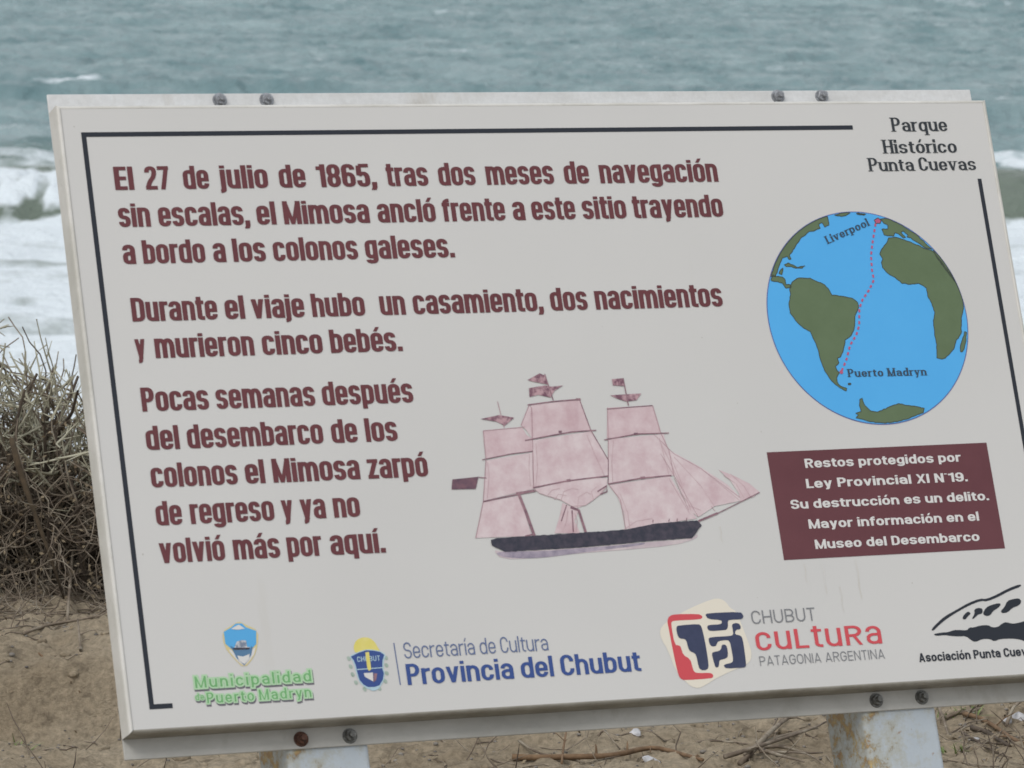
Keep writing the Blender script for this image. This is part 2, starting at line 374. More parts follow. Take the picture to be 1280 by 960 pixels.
SHIP_FOLDS= ['6505,5906 6579,5978 6700,6024 6903,6093 7059,6193 7274,6186 7415,6106 7535,6030 7660,5913', '6703,6008 6777,5938 6909,5915', '6904,6085 6965,5966 7100,5923 7204,5943', '7141,6217 7187,6056 7326,5989 7385,6024', '7415,6106 7400,5984 7496,5914', '6798,6081 6874,6003 6998,6028', '8735,5429 8845,5837 8949,6334', '8809,5514 9174,5974 9342,6289', '9217,5707 9523,5988 9760,6212', '8849,6084 8950,6273 9114,6341', '6532,5867 6604,5586 6633,5220', '7643,5748 7527,5376 7458,5127', '7764,5855 7794,5550 7871,5224', '8681,5769 8641,5417 8617,5210', '7927,6556 7932,6332 7856,6043', '8931,6395 8784,6081 8671,5830', '5747,6017 5826,5677 5830,5475', '6447,5864 6468,5580 6507,5378', '9572,5825 9749,5956 9844,6187', '9685,5808 9874,6002 9956,6179', '6986,6251 6940,6411 6853,6569', '7086,6296 7110,6418 7065,6578', '8610,5251 8732,5586 8847,5960', '7768,6610 8051,6459 8315,6430']
SHADE= '5756,6825 6030,6822 6535,6845 7134,6824 7737,6811 8173,6782 8079,6827 7471,6864 6951,6905 6435,6945 6015,6925 5810,6884'
LOGO= {'beige': '8687,7808 9080,7685 9210,7684 9298,7741 9348,7834 9438,7884 9498,8114 9566,8389 9587,8511 9559,8630 9466,8700 9021,8840 8741,8974 8640,9005 8533,8969 8464,8898 8329,8741 8242,8378 8179,8270 8160,8134 8214,8047 8340,7963', 'red': '8350,7904 8450,7882 8818,7898 8871,7923 8882,7954 8837,7982 8451,7977 8376,7988 8360,8039 8369,8340 8447,8351 8465,8390 8480,8496 8583,8561 8598,8667 8609,8750 8660,8778 8869,8784 8910,8811 8910,8849 8871,8869 8468,8872 8398,8857 8359,8803 8343,8652 8328,8442 8310,8052 8306,7976', 'navy1': '8435,8073 8479,8053 8794,8047 8838,8079 8853,8186 8865,8412 8864,8667 8847,8718 8803,8743 8731,8739 8698,8695 8688,8507 8653,8472 8600,8450 8576,8403 8566,8283 8534,8259 8456,8247 8431,8178', 'navy2': '8928,7918 8973,7894 9500,7900 9541,7950 9535,7988 9498,8016 9303,8013 9275,8034 9266,8117 9239,8153 9213,8162 8969,8166 8934,8137 8930,8092 8968,8071 9147,8073 9184,8045 9166,8006 8966,7984', 'navy3': '9332,8083 9392,8063 9447,8074 9473,8113 9467,8150 9449,8164 9383,8168 9356,8235 9450,8255 9474,8309 9474,8505 9466,8700 9445,8732 9395,8738 9135,8737 9105,8703 9114,8673 9246,8655 9269,8614 9269,8464 9259,8328 9205,8310 9074,8321 9043,8361 9030,8391 8964,8399 8929,8363 8921,8287 8947,8254 9279,8256 9330,8241 9337,8181', 'navy4': '9121,8380 9178,8376 9204,8415 9198,8550 9160,8586 9060,8603 9042,8617 9026,8691 8993,8716 8963,8702 8948,8596 8940,8498 8975,8478 9066,8468 9103,8440', 'shield': '3334,8237 3451,8190 3577,8158 3687,8169 3785,8194 3841,8240 3803,8321 3784,8436 3798,8505 3769,8600 3709,8674 3635,8694 3534,8691 3469,8651 3418,8580 3399,8463 3391,8375 3371,8297', 'shield_rim': '3305,8230 3453,8175 3579,8145 3688,8157 3796,8185 3870,8237 3823,8322 3802,8437 3813,8506 3783,8611 3715,8703 3648,8748 3549,8732 3457,8669 3402,8589 3379,8462 3371,8374 3351,8296', 'sun': '3407,8183 3390,8124 3415,8047 3468,7992 3563,7963 3662,7983 3724,8045 3763,8129 3786,8184 3688,8164 3578,8148 3463,8181', 'torch': '3557,8191 3614,8184 3615,8436 3576,8463 3557,8419', 'plow': '3492,8488 3633,8486 3621,8616 3504,8541', 'plow2': '3642,8496 3697,8504 3669,8594 3624,8630', 'band': '3399,8424 3795,8417 3794,8429 3399,8436', 'leaf0': '3269,8238 3300,8227 3327,8251 3327,8285 3300,8299 3276,8280', 'leaf1': '3284,8355 3314,8344 3341,8368 3342,8402 3315,8416 3290,8397', 'leaf2': '3298,8472 3329,8461 3356,8485 3356,8519 3329,8532 3304,8514', 'leaf3': '3332,8590 3363,8579 3390,8603 3391,8636 3363,8650 3339,8632', 'leaf4': '3449,8693 3480,8682 3507,8706 3508,8740 3480,8754 3456,8735', 'leaf5': '3833,8259 3864,8248 3891,8272 3891,8306 3864,8320 3839,8301', 'leaf6': '3823,8366 3854,8355 3881,8379 3882,8413 3854,8427 3829,8408', 'leaf7': '3812,8481 3843,8471 3870,8494 3871,8528 3843,8542 3819,8523', 'leaf8': '3776,8596 3807,8585 3834,8609 3835,8643 3807,8657 3782,8638', 'leaf9': '3671,8696 3702,8685 3729,8709 3730,8743 3702,8757 3678,8738', 'bow': '3563,8704 3654,8705 3671,8730 3627,8752 3568,8743', 'crest_rim': '1469,7771 1616,7697 1731,7636 1831,7694 2004,7785 1968,8006 1893,8166 1728,8323 1588,8164 1472,7994', 'crest_blue': '1491,7780 1614,7720 1681,7671 1773,7671 1827,7731 1972,7791 1949,7975 1861,8060 1574,8029 1493,7951', 'crest_cloud': '1603,7746 1660,7715 1725,7688 1767,7720 1809,7752 1700,7761', 'crest_white': '1527,8042 1572,8044 1611,8098 1843,8081 1935,8019 1899,8121 1827,8207 1733,8283 1656,8227', 'crest_navy': '1557,7984 1593,8001 1618,8047 1847,8052 1876,8001 1888,8032 1852,8134 1734,8276 1633,8166 1599,8075', 'crest_inner': '1645,8130 1727,8149 1831,8118 1814,8191 1736,8261 1666,8205', 'crest_ship': '1623,8002 1663,7930 1742,7912 1802,7923 1806,8012 1851,8022 1833,8044 1619,8039', 'crest_hull': '1591,8016 1850,8027 1832,8051 1603,8043', 'rock': '12618,8401 12772,8386 12874,8387 12981,8359 13065,8363 13198,8378 13240,8334 13324,8338 13431,8313 13568,8312 13629,8354 13732,8352 13809,8302 13881,8282 13978,8315 14083,8308 14208,8284 14427,8217 14506,8253 14426,8590 14149,8598 14069,8563 13936,8541 13731,8537 13623,8570 13562,8528 13427,8521 13317,8561 13253,8543 13166,8461 13030,8461 12897,8446 12816,8427 12662,8434', 'ridge': '12596,8331 12715,8237 12868,8137 13070,8055 13292,7958 13507,7899 13607,7915 13807,7852 14011,7769 14229,7709 14247,7749 14021,7808 13817,7891 13617,7951 13518,7935 13320,7990 13099,8079 12895,8177 12743,8269 12625,8358', 'cave1': '13147,8190 13192,8131 13269,8083 13313,8121 13255,8157 13194,8216', 'cave2': '13312,8199 13371,8132 13375,8063 13447,8040 13521,8055 13507,8131 13428,8143 13389,8172 13331,8210', 'cave3': '13507,8131 13583,8042 13675,8008 13817,7984 13846,8009 13786,8060 13692,8102 13629,8169 13550,8175', 'cave4': '13819,8109 13899,8051 13958,7960 14066,7935 14171,7928 14204,7981 14150,8040 14023,8072 13943,8134 13838,8148'}
LINES= {'sep': [[401.0, 807.5, 402.6, 868.7]]}
# ------------------------------------------------------------------ stroke lettering
# Every glyph is a few centre-line strokes swept with an elliptical nib. y codes: b baseline, x x-height,
# c cap line, d descender (true edges); B X C D the same lines moved in by half a bar; m middle; t u where arcs end;
# T U middles of the upper and lower half. x codes: l r true edges, L R stroke centres, M centre. '(' = arc corner.
GLYPHS = {
 'o': (.53, 'x', ['M,X (L,X L,t L,u (L,B M,B (R,B R,u R,t (R,X M,X']),
 'n': (.53, 'x', ['L,b L,x', 'L,t (L,X M,X (R,X R,t R,b']),
 'm': (.83, 'x', ['L,b L,x', 'L,t (L,X .25,X (M,X M,t M,b', 'M,t (M,X .75,X (R,X R,t R,b']),
 'u': (.53, 'x', ['L,x L,u (L,B M,B (R,B R,u', 'R,b R,x']),
 'i': (.0, 'x', ['L,b L,x', '=L,p L,c']),
 'í': (.0, 'x', ['L,b L,x', '/L-.03,p L+.07,a']),
 'j': (.0, 'x', ['L,x L,D+.09 (L,D L-.13,D', '=L,p L,c']),
 'l': (.0, 'x', ['L,b L,c']),
 'd': (.53, 'x', ['R,b R,c', 'R,t (R,X M,X (L,X L,t L,u (L,B M,B (R,B R,u']),
 'b': (.53, 'x', ['L,b L,c', 'L,t (L,X M,X (R,X R,t R,u (R,B M,B (L,B L,u']),
 'p': (.53, 'x', ['L,d L,x', 'L,t (L,X M,X (R,X R,t R,u (R,B M,B (L,B L,u']),
 'q': (.53, 'x', ['R,d R,x', 'R,t (R,X M,X (L,X L,t L,u (L,B M,B (R,B R,u']),
 'g': (.53, 'x', ['R,t (R,X M,X (L,X L,t L,u+.03 (L,B+.03 M,B+.03 (R,B+.03 R,u+.03', 'R,x R,D+.13 (R,D M,D (L,D L,D+.09']),
 'e': (.52, 'x', ['L,m-.01 R,m-.01 R,t (R,X M,X (L,X L,t L,u (L,B M,B (R,B R,w']),
 'é': (.52, 'x', ['L,m-.01 R,m-.01 R,t (R,X M,X (L,X L,t L,u (L,B M,B (R,B R,w', '/M-.03,p M+.09,a']),
 'a': (.52, 'x', ['R,b R,t (R,X M,X (L,X L,v', 'R,m+.03 M,m+.03 (L,m+.03 L,U+.03 L,u-.02 (L,B M,B (R,B R,U']),
 'á': (.52, 'x', ['R,b R,t (R,X M,X (L,X L,v', 'R,m+.03 M,m+.03 (L,m+.03 L,U+.03 L,u-.02 (L,B M,B (R,B R,U', '/M-.03,p M+.09,a']),
 's': (.50, 'x', ['R,v (R,X M,X (L,X L,t L,t-.03 (L,m+.01 M,m (R,m-.01 R,u+.03 R,u (R,B M,B (L,B L,w']),
 'c': (.51, 'x', ['R,v-.03 R,v (R,X M,X (L,X L,t L,u (L,B M,B (R,B R,w R,w+.03']),
 'r': (.36, 'x', ['L,b L,x', 'L,t-.06 L,t-.03 (L,X r,X']),
 't': (.35, 'x', ['M-.03,x+.16 M-.03,u-.02 (M-.03,B r,B', 'l,X r,X']),
 'f': (.35, 'x', ['M-.03,b M-.03,C-.12 (M-.03,C r,C', 'l,X r,X']),
 'h': (.53, 'x', ['L,b L,c', 'L,t (L,X M,X (R,X R,t R,b']),
 'v': (.53, 'x', ['/L,x M,b', '/R,x M,b']),
 'y': (.52, 'x', ['/L,x M+.01,b', '/R,x M-.04,d+.06', 'M-.03,D+.03 (M-.05,D L+.02,D']),
 'z': (.46, 'x', ['l,X r,X', 'l,B r,B', '/R,X L,B']),
 'A': (.62, 'c', ['/M,c L,b', '/M,c R,b', '.2,V .8,V']),
 'B': (.56, 'c', ['L,b L,c', 'L,C M,C (R-.02,C R-.02,T (R-.02,m M,m L,m', 'M,m (R,m R,U (R,B M,B L,B']),
 'C': (.56, 'c', ['R,v-.03 R,v (R,C M,C (L,C L,t L,u (L,B M,B (R,B R,w R,w+.03']),
 'D': (.56, 'c', ['L,b L,c', 'L,C M-.03,C (R,C R,t R,u (R,B M-.03,B L,B']),
 'E': (.48, 'c', ['L,b L,c', 'L,C r,C', 'L,m r-.02,m', 'L,B r,B']),
 'G': (.58, 'c', ['R,v (R,C M,C (L,C L,t L,u (L,B M,B (R,B R,u R,m M,m']),
 'H': (.58, 'c', ['L,b L,c', 'R,b R,c', 'L,m R,m']),
 'I': (.0, 'c', ['L,b L,c']),
 'L': (.45, 'c', ['L,b L,c', 'L,B r,B']),
 'M': (.74, 'c', ['L,b L,c', 'R,b R,c', '/L,c M,b', '/R,c M,b']),
 'N': (.58, 'c', ['L,b L,c', 'R,b R,c', '/L,c R,b']),
 'O': (.60, 'c', ['M,C (L,C L,t L,u (L,B M,B (R,B R,u R,t (R,C M,C']),
 'P': (.54, 'c', ['L,b L,c', 'L,C M,C (R,C R,T (R,m-.04 M,m-.04 L,m-.04']),
 'R': (.56, 'c', ['L,b L,c', 'L,C M,C (R,C R,T (R,m M,m L,m', '/M,m R,b']),
 'S': (.55, 'c', ['R,v (R,C M,C (L,C L,t L,t-.04 (L,m+.01 M,m (R,m-.01 R,u+.04 R,u (R,B M,B (L,B L,w']),
 'T': (.50, 'c', ['M,b M,c', 'l,C r,C']),
 'U': (.58, 'c', ['L,c L,u (L,B M,B (R,B R,u R,c']),
 'X': (.58, 'c', ['/L,c R,b', '/R,c L,b']),
 '1': (.36, 'c', ['R,b R,c', 'l+.0,C-.09 R,C-.09']),
 '2': (.52, 'c', ['L,v-.03 L,v (L,C M,C (R,C R,t (R,m+.06 M-.01,m-.1 (L,.16 L,b', 'l,B r,B']),
 '5': (.53, 'c', ['r-.02,C L+.01,C', 'L+.01,C L,m+.0', 'L,m-.02 (L+.04,m+.08 M,m+.08 (R,m+.08 R,U+.06 R,u (R,B M,B (L,B L,u L,u+.04']),
 '6': (.54, 'c', ['R,v (R,C M,C (L,C L,t L,u (L,B M,B (R,B R,u R,U+.04 (R,m+.06 M,m+.06 (L,m+.06 L,U+.04']),
 '7': (.50, 'c', ['l,C r,C', '/R,C .28,b']),
 '8': (.54, 'c', ['M,C (L,C L,T (L,m M,m (R,m R,T (R,C M,C', 'M,m (L,m L,U (L,B M,B (R,B R,U (R,m M,m']),
 '9': (.54, 'c', ['L,w (L,B M,B (R,B R,u R,t (R,C M,C (L,C L,t L,T-.04 (L,m-.06 M,m-.06 (R,m-.06 R,T-.04']),
 '.': (.0, 'x', ['=L,b L,q']),
 ',': (.0, 'x', ['=L,b L,q', '/L+.01,b L-.05,d+.04']),
 '°': (.0, 'x', ['=L,C-.06 L,C+.04']),
}
for k_, s_ in (('ó', 'o'), ('ú', 'u')):
    GLYPHS[k_] = (GLYPHS[s_][0], 'x', GLYPHS[s_][2] + ['/M-.03,p M+.09,a'])

class StrokeFont:
    def __init__(self, hx, hy, xh=.82, desc=-.19, wide=1.0, gap=.055, space=.25, serif=False, grow=0.0, roundness=1.1, square=2.0):
        self.sq = 2.0 / square
        self.hx, self.hy, self.xh, self.desc, self.wide, self.gap, self.space, self.serif, self.grow, self.rd = hx, hy, xh, desc, wide, gap, space, serif, grow, roundness
        self.cache = {}
    def width(self, ch):
        w = GLYPHS[ch][0]
        return 2 * self.hx if w == 0 else w * self.wide
    def glyph(self, ch):
        if ch in self.cache: return self.cache[ch]
        w0, top, strokes = GLYPHS[ch]
        w = self.width(ch)
        hx, hy = self.hx, self.hy
        L, R = hx, w - hx
        tb = self.xh if top == 'x' else 1.0
        Bc, Tc = hy, tb - hy
        ry = min((R - L) / 2 * self.rd, (Tc - Bc) / 2) if R > L + 1e-6 else 0.1
        if ch in 'sS258': ry = min(ry, (Tc - Bc) / 4)
        mid = (Bc + Tc) / 2
        xv = {'l': 0, 'r': w, 'L': L, 'R': R, 'M': (L + R) / 2}
        yv = {'b': 0, 'x': self.xh, 'c': 1.0, 'd': self.desc, 'B': hy, 'X': self.xh - hy, 'C': 1 - hy, 'D': self.desc + hy,
              'm': mid, 'v': Tc - min(ry, .27 * (Tc - Bc)), 'w': Bc + min(ry, .27 * (Tc - Bc)), 't': Tc - ry, 'u': Bc + ry, 'T': (mid + Tc) / 2, 'U': (mid + Bc) / 2, 'V': .27,
              'p': self.xh + (.055 if self.xh > .78 else .10), 'a': self.xh + (.24 if self.xh > .78 else .34), 'q': 2 * min(hx, .11) * .95}
        if ch in 'í' : yv['a'] = self.xh + (.22 if self.xh > .78 else .32)
        def val(tok, tab, lo, hi):
            if tok[0] in tab:
                return tab[tok[0]] + (float(tok[1:]) if len(tok) > 1 else 0.0)
            return lo + (hi - lo) * float(tok)
        polys = []
        def sup(nx, ny):
            return math.hypot((self.hx + self.grow) * nx, (self.hy + self.grow) * ny)
        for st in strokes:
            slanted = st[0] == '/'; plain = st[0] == '='
            toks = st.lstrip('/=').split()
            pts = []; corner = None; codes = []
            for tk in toks:
                c_ = tk[0] == '('
                xs_, ys_ = tk.lstrip('(').split(',')
                p = (val(xs_, xv, L, R), val(ys_, yv, Bc, Tc))
                if c_: corner = p; continue
                if corner is not None:
                    a = pts[-1]
                    for k in range(1, 9):
                        th = k / 8 * math.pi / 2
                        # quarter of an ellipse between a and p around the corner
                        wa, wb = 1 - math.sin(th) ** self.sq, 1 - abs(math.cos(th)) ** self.sq if k < 8 else 1.0
                        pts.append((corner[0] + (a[0] - corner[0]) * wa + (p[0] - corner[0]) * wb,
                                    corner[1] + (a[1] - corner[1]) * wa + (p[1] - corner[1]) * wb))
                    corner = None
                else: pts.append(p)
                codes.append(ys_[0])
            if slanted:
                (x0, y0), (x1, y1) = pts[0], pts[1]
                k = self.hx * (.98 if top == 'x' else (.78 if ch == 'M' else .95))
                if ch in 'áéíóú' and st is strokes[-1]: k = self.hx * .75
                if self.serif and x1 < x0 : k *= .6
                g = self.grow; k += g
                if y0 < y1: x0, y0, x1, y1 = x1, y1, x0, y0
                polys.append([(x0 - k, y0 + g), (x1 - k, y1 - g), (x1 + k, y1 - g), (x0 + k, y0 + g)])
                if self.serif and ch not in 'áéíóú':
                    for q, (sx, sy) in (('t', (x0, y0)), ('b', (x1, y1))):
                        if (q == 'b' and ch in 'vy' ): continue
                        yy = sy - self.hy * .55 if q == 't' else sy + self.hy * .55
                        e = self.hx + .075
                        polys.append([(sx - e, yy - self.hy * .55), (sx + e, yy - self.hy * .55), (sx + e, yy + self.hy * .55), (sx - e, yy + self.hy * .55)])
                continue
            # miter offset of the centre line
            n = len(pts); lf = []; rt = []
            nrm = []
            for i in range(n - 1):
                dx, dy = pts[i + 1][0] - pts[i][0], pts[i + 1][1] - pts[i][1]
                l_ = math.hypot(dx, dy) or 1e-9
                nrm.append((-dy / l_, dx / l_))
            closed = n > 3 and math.hypot(pts[0][0] - pts[-1][0], pts[0][1] - pts[-1][1]) < 1e-6
            P = list(pts)
            if self.grow and not closed:
                d0 = nrm[0]; d1 = nrm[-1]
                P[0] = (P[0][0] - d0[1] * self.grow, P[0][1] + d0[0] * self.grow)
                P[-1] = (P[-1][0] + d1[1] * self.grow, P[-1][1] - d1[0] * self.grow)
            for i in range(n):
                if closed and i in (0, n - 1): a, b = nrm[-1], nrm[0]
                else: a = nrm[max(i - 1, 0)]; b = nrm[min(i, n - 2)]
                ha, hb = sup(*a), sup(*b)
                det = a[0] * b[1] - a[1] * b[0]
                if abs(det) < 0.02:
                    mx, my = (a[0] + b[0]) / 2, (a[1] + b[1]) / 2
                    l_ = math.hypot(mx, my) or 1; mx /= l_; my /= l_; h = sup(mx, my)
                    o = (mx * h, my * h)
                else:
                    o = ((ha * b[1] - hb * a[1]) / det, (a[0] * hb - b[0] * ha) / det)
                    l_ = math.hypot(*o); lim = 1.8 * max(ha, hb)
                    if l_ > lim: o = (o[0] * lim / l_, o[1] * lim / l_)
                lf.append((P[i][0] + o[0], P[i][1] + o[1])); rt.append((P[i][0] - o[0], P[i][1] - o[1]))
            for i in range(n - 1):
                polys.append([lf[i], lf[i + 1], rt[i + 1], rt[i]])
            if self.serif and not plain and len(pts) >= 2:
                ends = []
                if abs(nrm[0][1]) < .2: ends.append((pts[0], codes[0]))
                if abs(nrm[-1][1]) < .2: ends.append((pts[-1], codes[-1]))
                for (sx, sy), cd in ends:
                    if cd not in 'bxcd': continue
                    e1 = e2 = self.hx + .085; hh = self.hy * .55
                    if cd in 'bd':
                        yy = sy + hh
                        if ch in 'ua': e1 = self.hx * .5
                    else:
                        yy = sy - hh
                        if top == 'x': e2 = self.hx * .9
                        if ch == 't': continue
                    polys.append([(sx - e1, yy - hh), (sx + e2, yy - hh), (sx + e2, yy + hh), (sx - e1, yy + hh)])
        if ch == '1': pass
        self.cache[ch] = union(polys)
        return self.cache[ch]
    def layout(self, text):
        """verts, tris, total width in cap heights; x starts at 0"""
        V = []; F = []; x = 0.0
        for ch in text:
            if ch == ' ': x += self.space; continue
            v, f = self.glyph(ch)
            b = len(V)
            V += [(p[0] + x, p[1]) for p in v]
            F += [tuple(b + i for i in t) for t in f]
            x += self.width(ch) + self.gap + (-.02 if ch in 'rtL' else 0)
        return V, F, x - self.gap

def area(p):
    return 0.5 * sum(p[i][0] * p[(i + 1) % len(p)][1] - p[(i + 1) % len(p)][0] * p[i][1] for i in range(len(p)))

def union(polys):
    vs = []; fs = []
    tri = []
    for p in polys:           # quads from swept strokes may fold over in tight bends: feed them as triangles
        if len(p) == 4: tri += [[p[0], p[1], p[2]], [p[0], p[2], p[3]]]
        else: tri.append(p)
    for p in tri:
        a = area(p)
        if abs(a) < 1e-7: continue
        if a < 0: p = p[::-1]
        b = len(vs)
        vs += [Vector(q) for q in p]
        fs.append(list(range(b, b + len(p))))
    v, e, f, ov, oe, of = delaunay_2d_cdt(vs, [], fs, 0, 1e-6)
    return [(q.x, q.y) for q in v], [tuple(t) for t, o in zip(f, of) if len(o)]

# ------------------------------------------------------------------ the sign
W_MM, H_MM = 1500.0, 909.7
ZB = 1.65                         # panel top edge above the base, along the posts
SM = Matrix(((0.9206701, -0.3587205, -0.1539031), (0.3903416, 0.8460877, 0.3629999), (0.0, -0.394278, 0.9189912)))
TOP_LEFT = EYE + Vector((-0.65467074, 6.40176581, -0.40143759))
sign = empty('information_sign', TOP_LEFT - SM @ Vector((-0.75, 0.0, ZB)))
sign.rotation_euler = SM.to_euler()
tag(sign, 'cream information board with maroon Spanish text, globe and sailing ship on two posts', 'sign')

def P3(u, v, d=0.0): return (u / 1000.0 - 0.75, d, ZB - v / 1000.0)

LAYER = [0.0]
def flat(name, polys, mat, layer, parent=None):
    """flat print: polygons in board millimetres, laid a fraction of a millimetre proud of the board"""
    v, f = union([[(x, -y) for x, y in p] for p in polys])
    return mesh_obj(name, [P3(x, -y, -0.00025 - layer * 0.00018) for x, y in v], [t for t in f], mat, parent or sign)

def lettering(words, base, cap, font, mat, parent=None, name='lettering', layer=3, dx=0, dy=0):
    V = []; F = []
    for text, u0, u1 in words:
        v, f, w = font.layout(text)
        k = (u1 - u0) / w
        b = len(V)
        V += [P3(u0 + p[0] * k + dx, base - p[1] * cap + dy, -0.00025 - layer * 0.00018) for p in v]
        F += [tuple(b + i for i in t) for t in f]
    return mesh_obj(name, V, F, mat, parent or sign)

def slanted_lettering(text, a, b, cap, font, mat, parent, layer=4):
    v, f, w = font.layout(text)
    ax = Vector((b[0] - a[0], b[1] - a[1])); k = ax.length / w; ax.normalize()
    up = Vector((ax.y, -ax.x))
    V = [P3(a[0] + ax.x * p[0] * k + up.x * p[1] * cap, a[1] + ax.y * p[0] * k + up.y * p[1] * cap, -0.00025 - layer * 0.00018) for p in v]
    return mesh_obj('lettering', V, f, mat, parent)

def pts(s, q=10.0): return [tuple(float(c) / q for c in a.split(',')) for a in s.split()]

def chaikin(p, n=2):
    for _ in range(n):
        q = []
        for i in range(len(p)):
            a, b = p[i], p[(i + 1) % len(p)]
            q += [(a[0] * .75 + b[0] * .25, a[1] * .75 + b[1] * .25), (a[0] * .25 + b[0] * .75, a[1] * .25 + b[1] * .75)]
        p = q
    return p

def ribbon(p, w, taper=False):
    out = []
    n = len(p)
    L_ = []; R_ = []
    for i in range(n):
        a = p[max(i - 1, 0)]; b = p[min(i + 1, n - 1)]
        dx, dy = b[0] - a[0], b[1] - a[1]; l_ = math.hypot(dx, dy) or 1
        h = w / 2 * (1 - .5 * i / max(n - 1, 1) if taper else 1)
        L_.append((p[i][0] - dy / l_ * h, p[i][1] + dx / l_ * h)); R_.append((p[i][0] + dy / l_ * h, p[i][1] - dx / l_ * h))
    return [[L_[i], L_[i + 1], R_[i + 1], R_[i]] for i in range(n - 1)]

# board vinyl: warm off-white with faint stains
def vinyl(name, rgb, rgb2=None, scale=30, rough=0.42, stain=False, lo=.35, hi=.65):
    m = Nodes(name)
    m.set(Roughness=rough)
    if rgb2:
        c = m.ramp(m.noise(scale, 5, 0.65), [(lo, rgb), (hi, rgb2)])
        m.color(c)
    else:
        m.set(Base_Color=rgb)
    if stain:
        base = m.ramp(m.noise(2.0, 3, 0.5), [(0.3, rgb), (0.7, tuple(c * .945 for c in rgb[:3]) + (1,))])
        st = m.ramp(m.noise(6.5, 5, 0.6, stretch=(1.6, 1.0, 0.30)), [(0.66, 0.0), (0.80, 1.0)])
        c = m.mix(m.math('MULTIPLY', st, 0.28), base, (rgb[0] * .80, rgb[1] * .77, rgb[2] * .68, 1))
        sp = m.ramp(m.noise(70, 2, 0.5), [(0.765, 0.0), (0.80, 1.0)])
        c = m.mix(m.math('MULTIPLY', sp, 0.5), c, (0.25, 0.22, 0.18, 1))
        m.color(c)
    return m.m

INK = dict(
 board=vinyl('board_vinyl', (0.612, 0.606, 0.594, 1), stain=True),
 maroon=vinyl('maroon_ink', (0.115, 0.024, 0.030, 1), (0.135, 0.032, 0.038, 1), 12),
 black=vinyl('black_ink', (0.010, 0.014, 0.024, 1)),
 grey_black=vinyl('grey_black_ink', (0.018, 0.024, 0.030, 1)),
 box=vinyl('dark_maroon_ink', (0.110, 0.028, 0.036, 1), (0.128, 0.036, 0.045, 1), 9),
 white=vinyl('white_ink', (0.66, 0.65, 0.64, 1)),
 ocean=vinyl('sky_blue_ink', (0.072, 0.395, 0.80, 1), (0.080, 0.415, 0.82, 1), 8),
 rim=vinyl('violet_outline_ink', (0.09, 0.12, 0.36, 1)),
 land=vinyl('olive_ink', (0.100, 0.150, 0.072, 1), (0.114, 0.168, 0.085, 1), 25),
 coast=vinyl('dark_olive_ink', (0.045, 0.060, 0.045, 1)),
 route=vinyl('crimson_ink', (0.46, 0.09, 0.19, 1)),
 navy_text=vinyl('slate_ink', (0.028, 0.052, 0.085, 1)),
 sail=vinyl('pink_wash_ink', (0.56, 0.41, 0.44, 1), (0.67, 0.57, 0.585, 1), 34, lo=.32, hi=.64),
 sail2=vinyl('rose_wash_ink', (0.53, 0.37, 0.40, 1), (0.65, 0.53, 0.55, 1), 28, lo=.32, hi=.64),
 spar=vinyl('mauve_line_ink', (0.165, 0.085, 0.115, 1), (0.34, 0.20, 0.23, 1), 60),
 rig=vinyl('faded_mauve_ink', (0.36, 0.20, 0.24, 1), (0.46, 0.29, 0.32, 1), 50),
 hull=vinyl('hull_ink', (0.026, 0.027, 0.046, 1), (0.062, 0.052, 0.075, 1), 90, lo=.4, hi=.65),
 wake=vinyl('wake_wash_ink', (0.42, 0.33, 0.39, 1), (0.60, 0.52, 0.53, 1), 26, lo=.3, hi=.6),
 fold=vinyl('faint_rose_ink', (0.47, 0.31, 0.34, 1), (0.58, 0.44, 0.46, 1), 60),
 shade=vinyl('water_shade_ink', (0.15, 0.135, 0.20, 1), (0.42, 0.36, 0.43, 1), 38, lo=.3, hi=.62),
 flag=vinyl('plum_ink', (0.10, 0.055, 0.085, 1), (0.19, 0.095, 0.12, 1), 70),
 pennant=vinyl('rose_print_ink', (0.17, 0.075, 0.11, 1), (0.47, 0.30, 0.33, 1), 75, lo=.42, hi=.58),
 blue=vinyl('royal_blue_ink', (0.030, 0.070, 0.255, 1)),
 blue_grey=vinyl('soft_blue_ink', (0.115, 0.155, 0.29, 1)),
 green=vinyl('leaf_green_ink', (0.135, 0.36, 0.130, 1), (0.17, 0.43, 0.17, 1), 60),
 pale_green=vinyl('pale_green_ink', (0.42, 0.62, 0.40, 1)),
 shadow=vinyl('drop_shadow_ink', (0.135, 0.125, 0.15, 1)),
 red=vinyl('signal_red_ink', (0.60, 0.068, 0.085, 1)),
 navy=vinyl('navy_ink', (0.028, 0.038, 0.088, 1), (0.040, 0.050, 0.110, 1), 40),
 beige=vinyl('cream_ink', (0.74, 0.69, 0.59, 1)),
 grey=vinyl('grey_ink', (0.20, 0.205, 0.22, 1)),
 yellow=vinyl('yellow_ink', (0.68, 0.60, 0.13, 1), (0.72, 0.64, 0.22, 1), 40),
 gold=vinyl('gold_ink', (0.64, 0.55, 0.28, 1)),
 pale_blue=vinyl('pale_blue_ink', (0.42, 0.58, 0.66, 1)),
 crest=vinyl('azure_ink', (0.085, 0.38, 0.72, 1)),
 steel=vinyl('steel_blue_ink', (0.085, 0.19, 0.33, 1)),
 leaf=vinyl('grey_green_ink', (0.24, 0.33, 0.27, 1), (0.42, 0.50, 0.44, 1), 120),
)

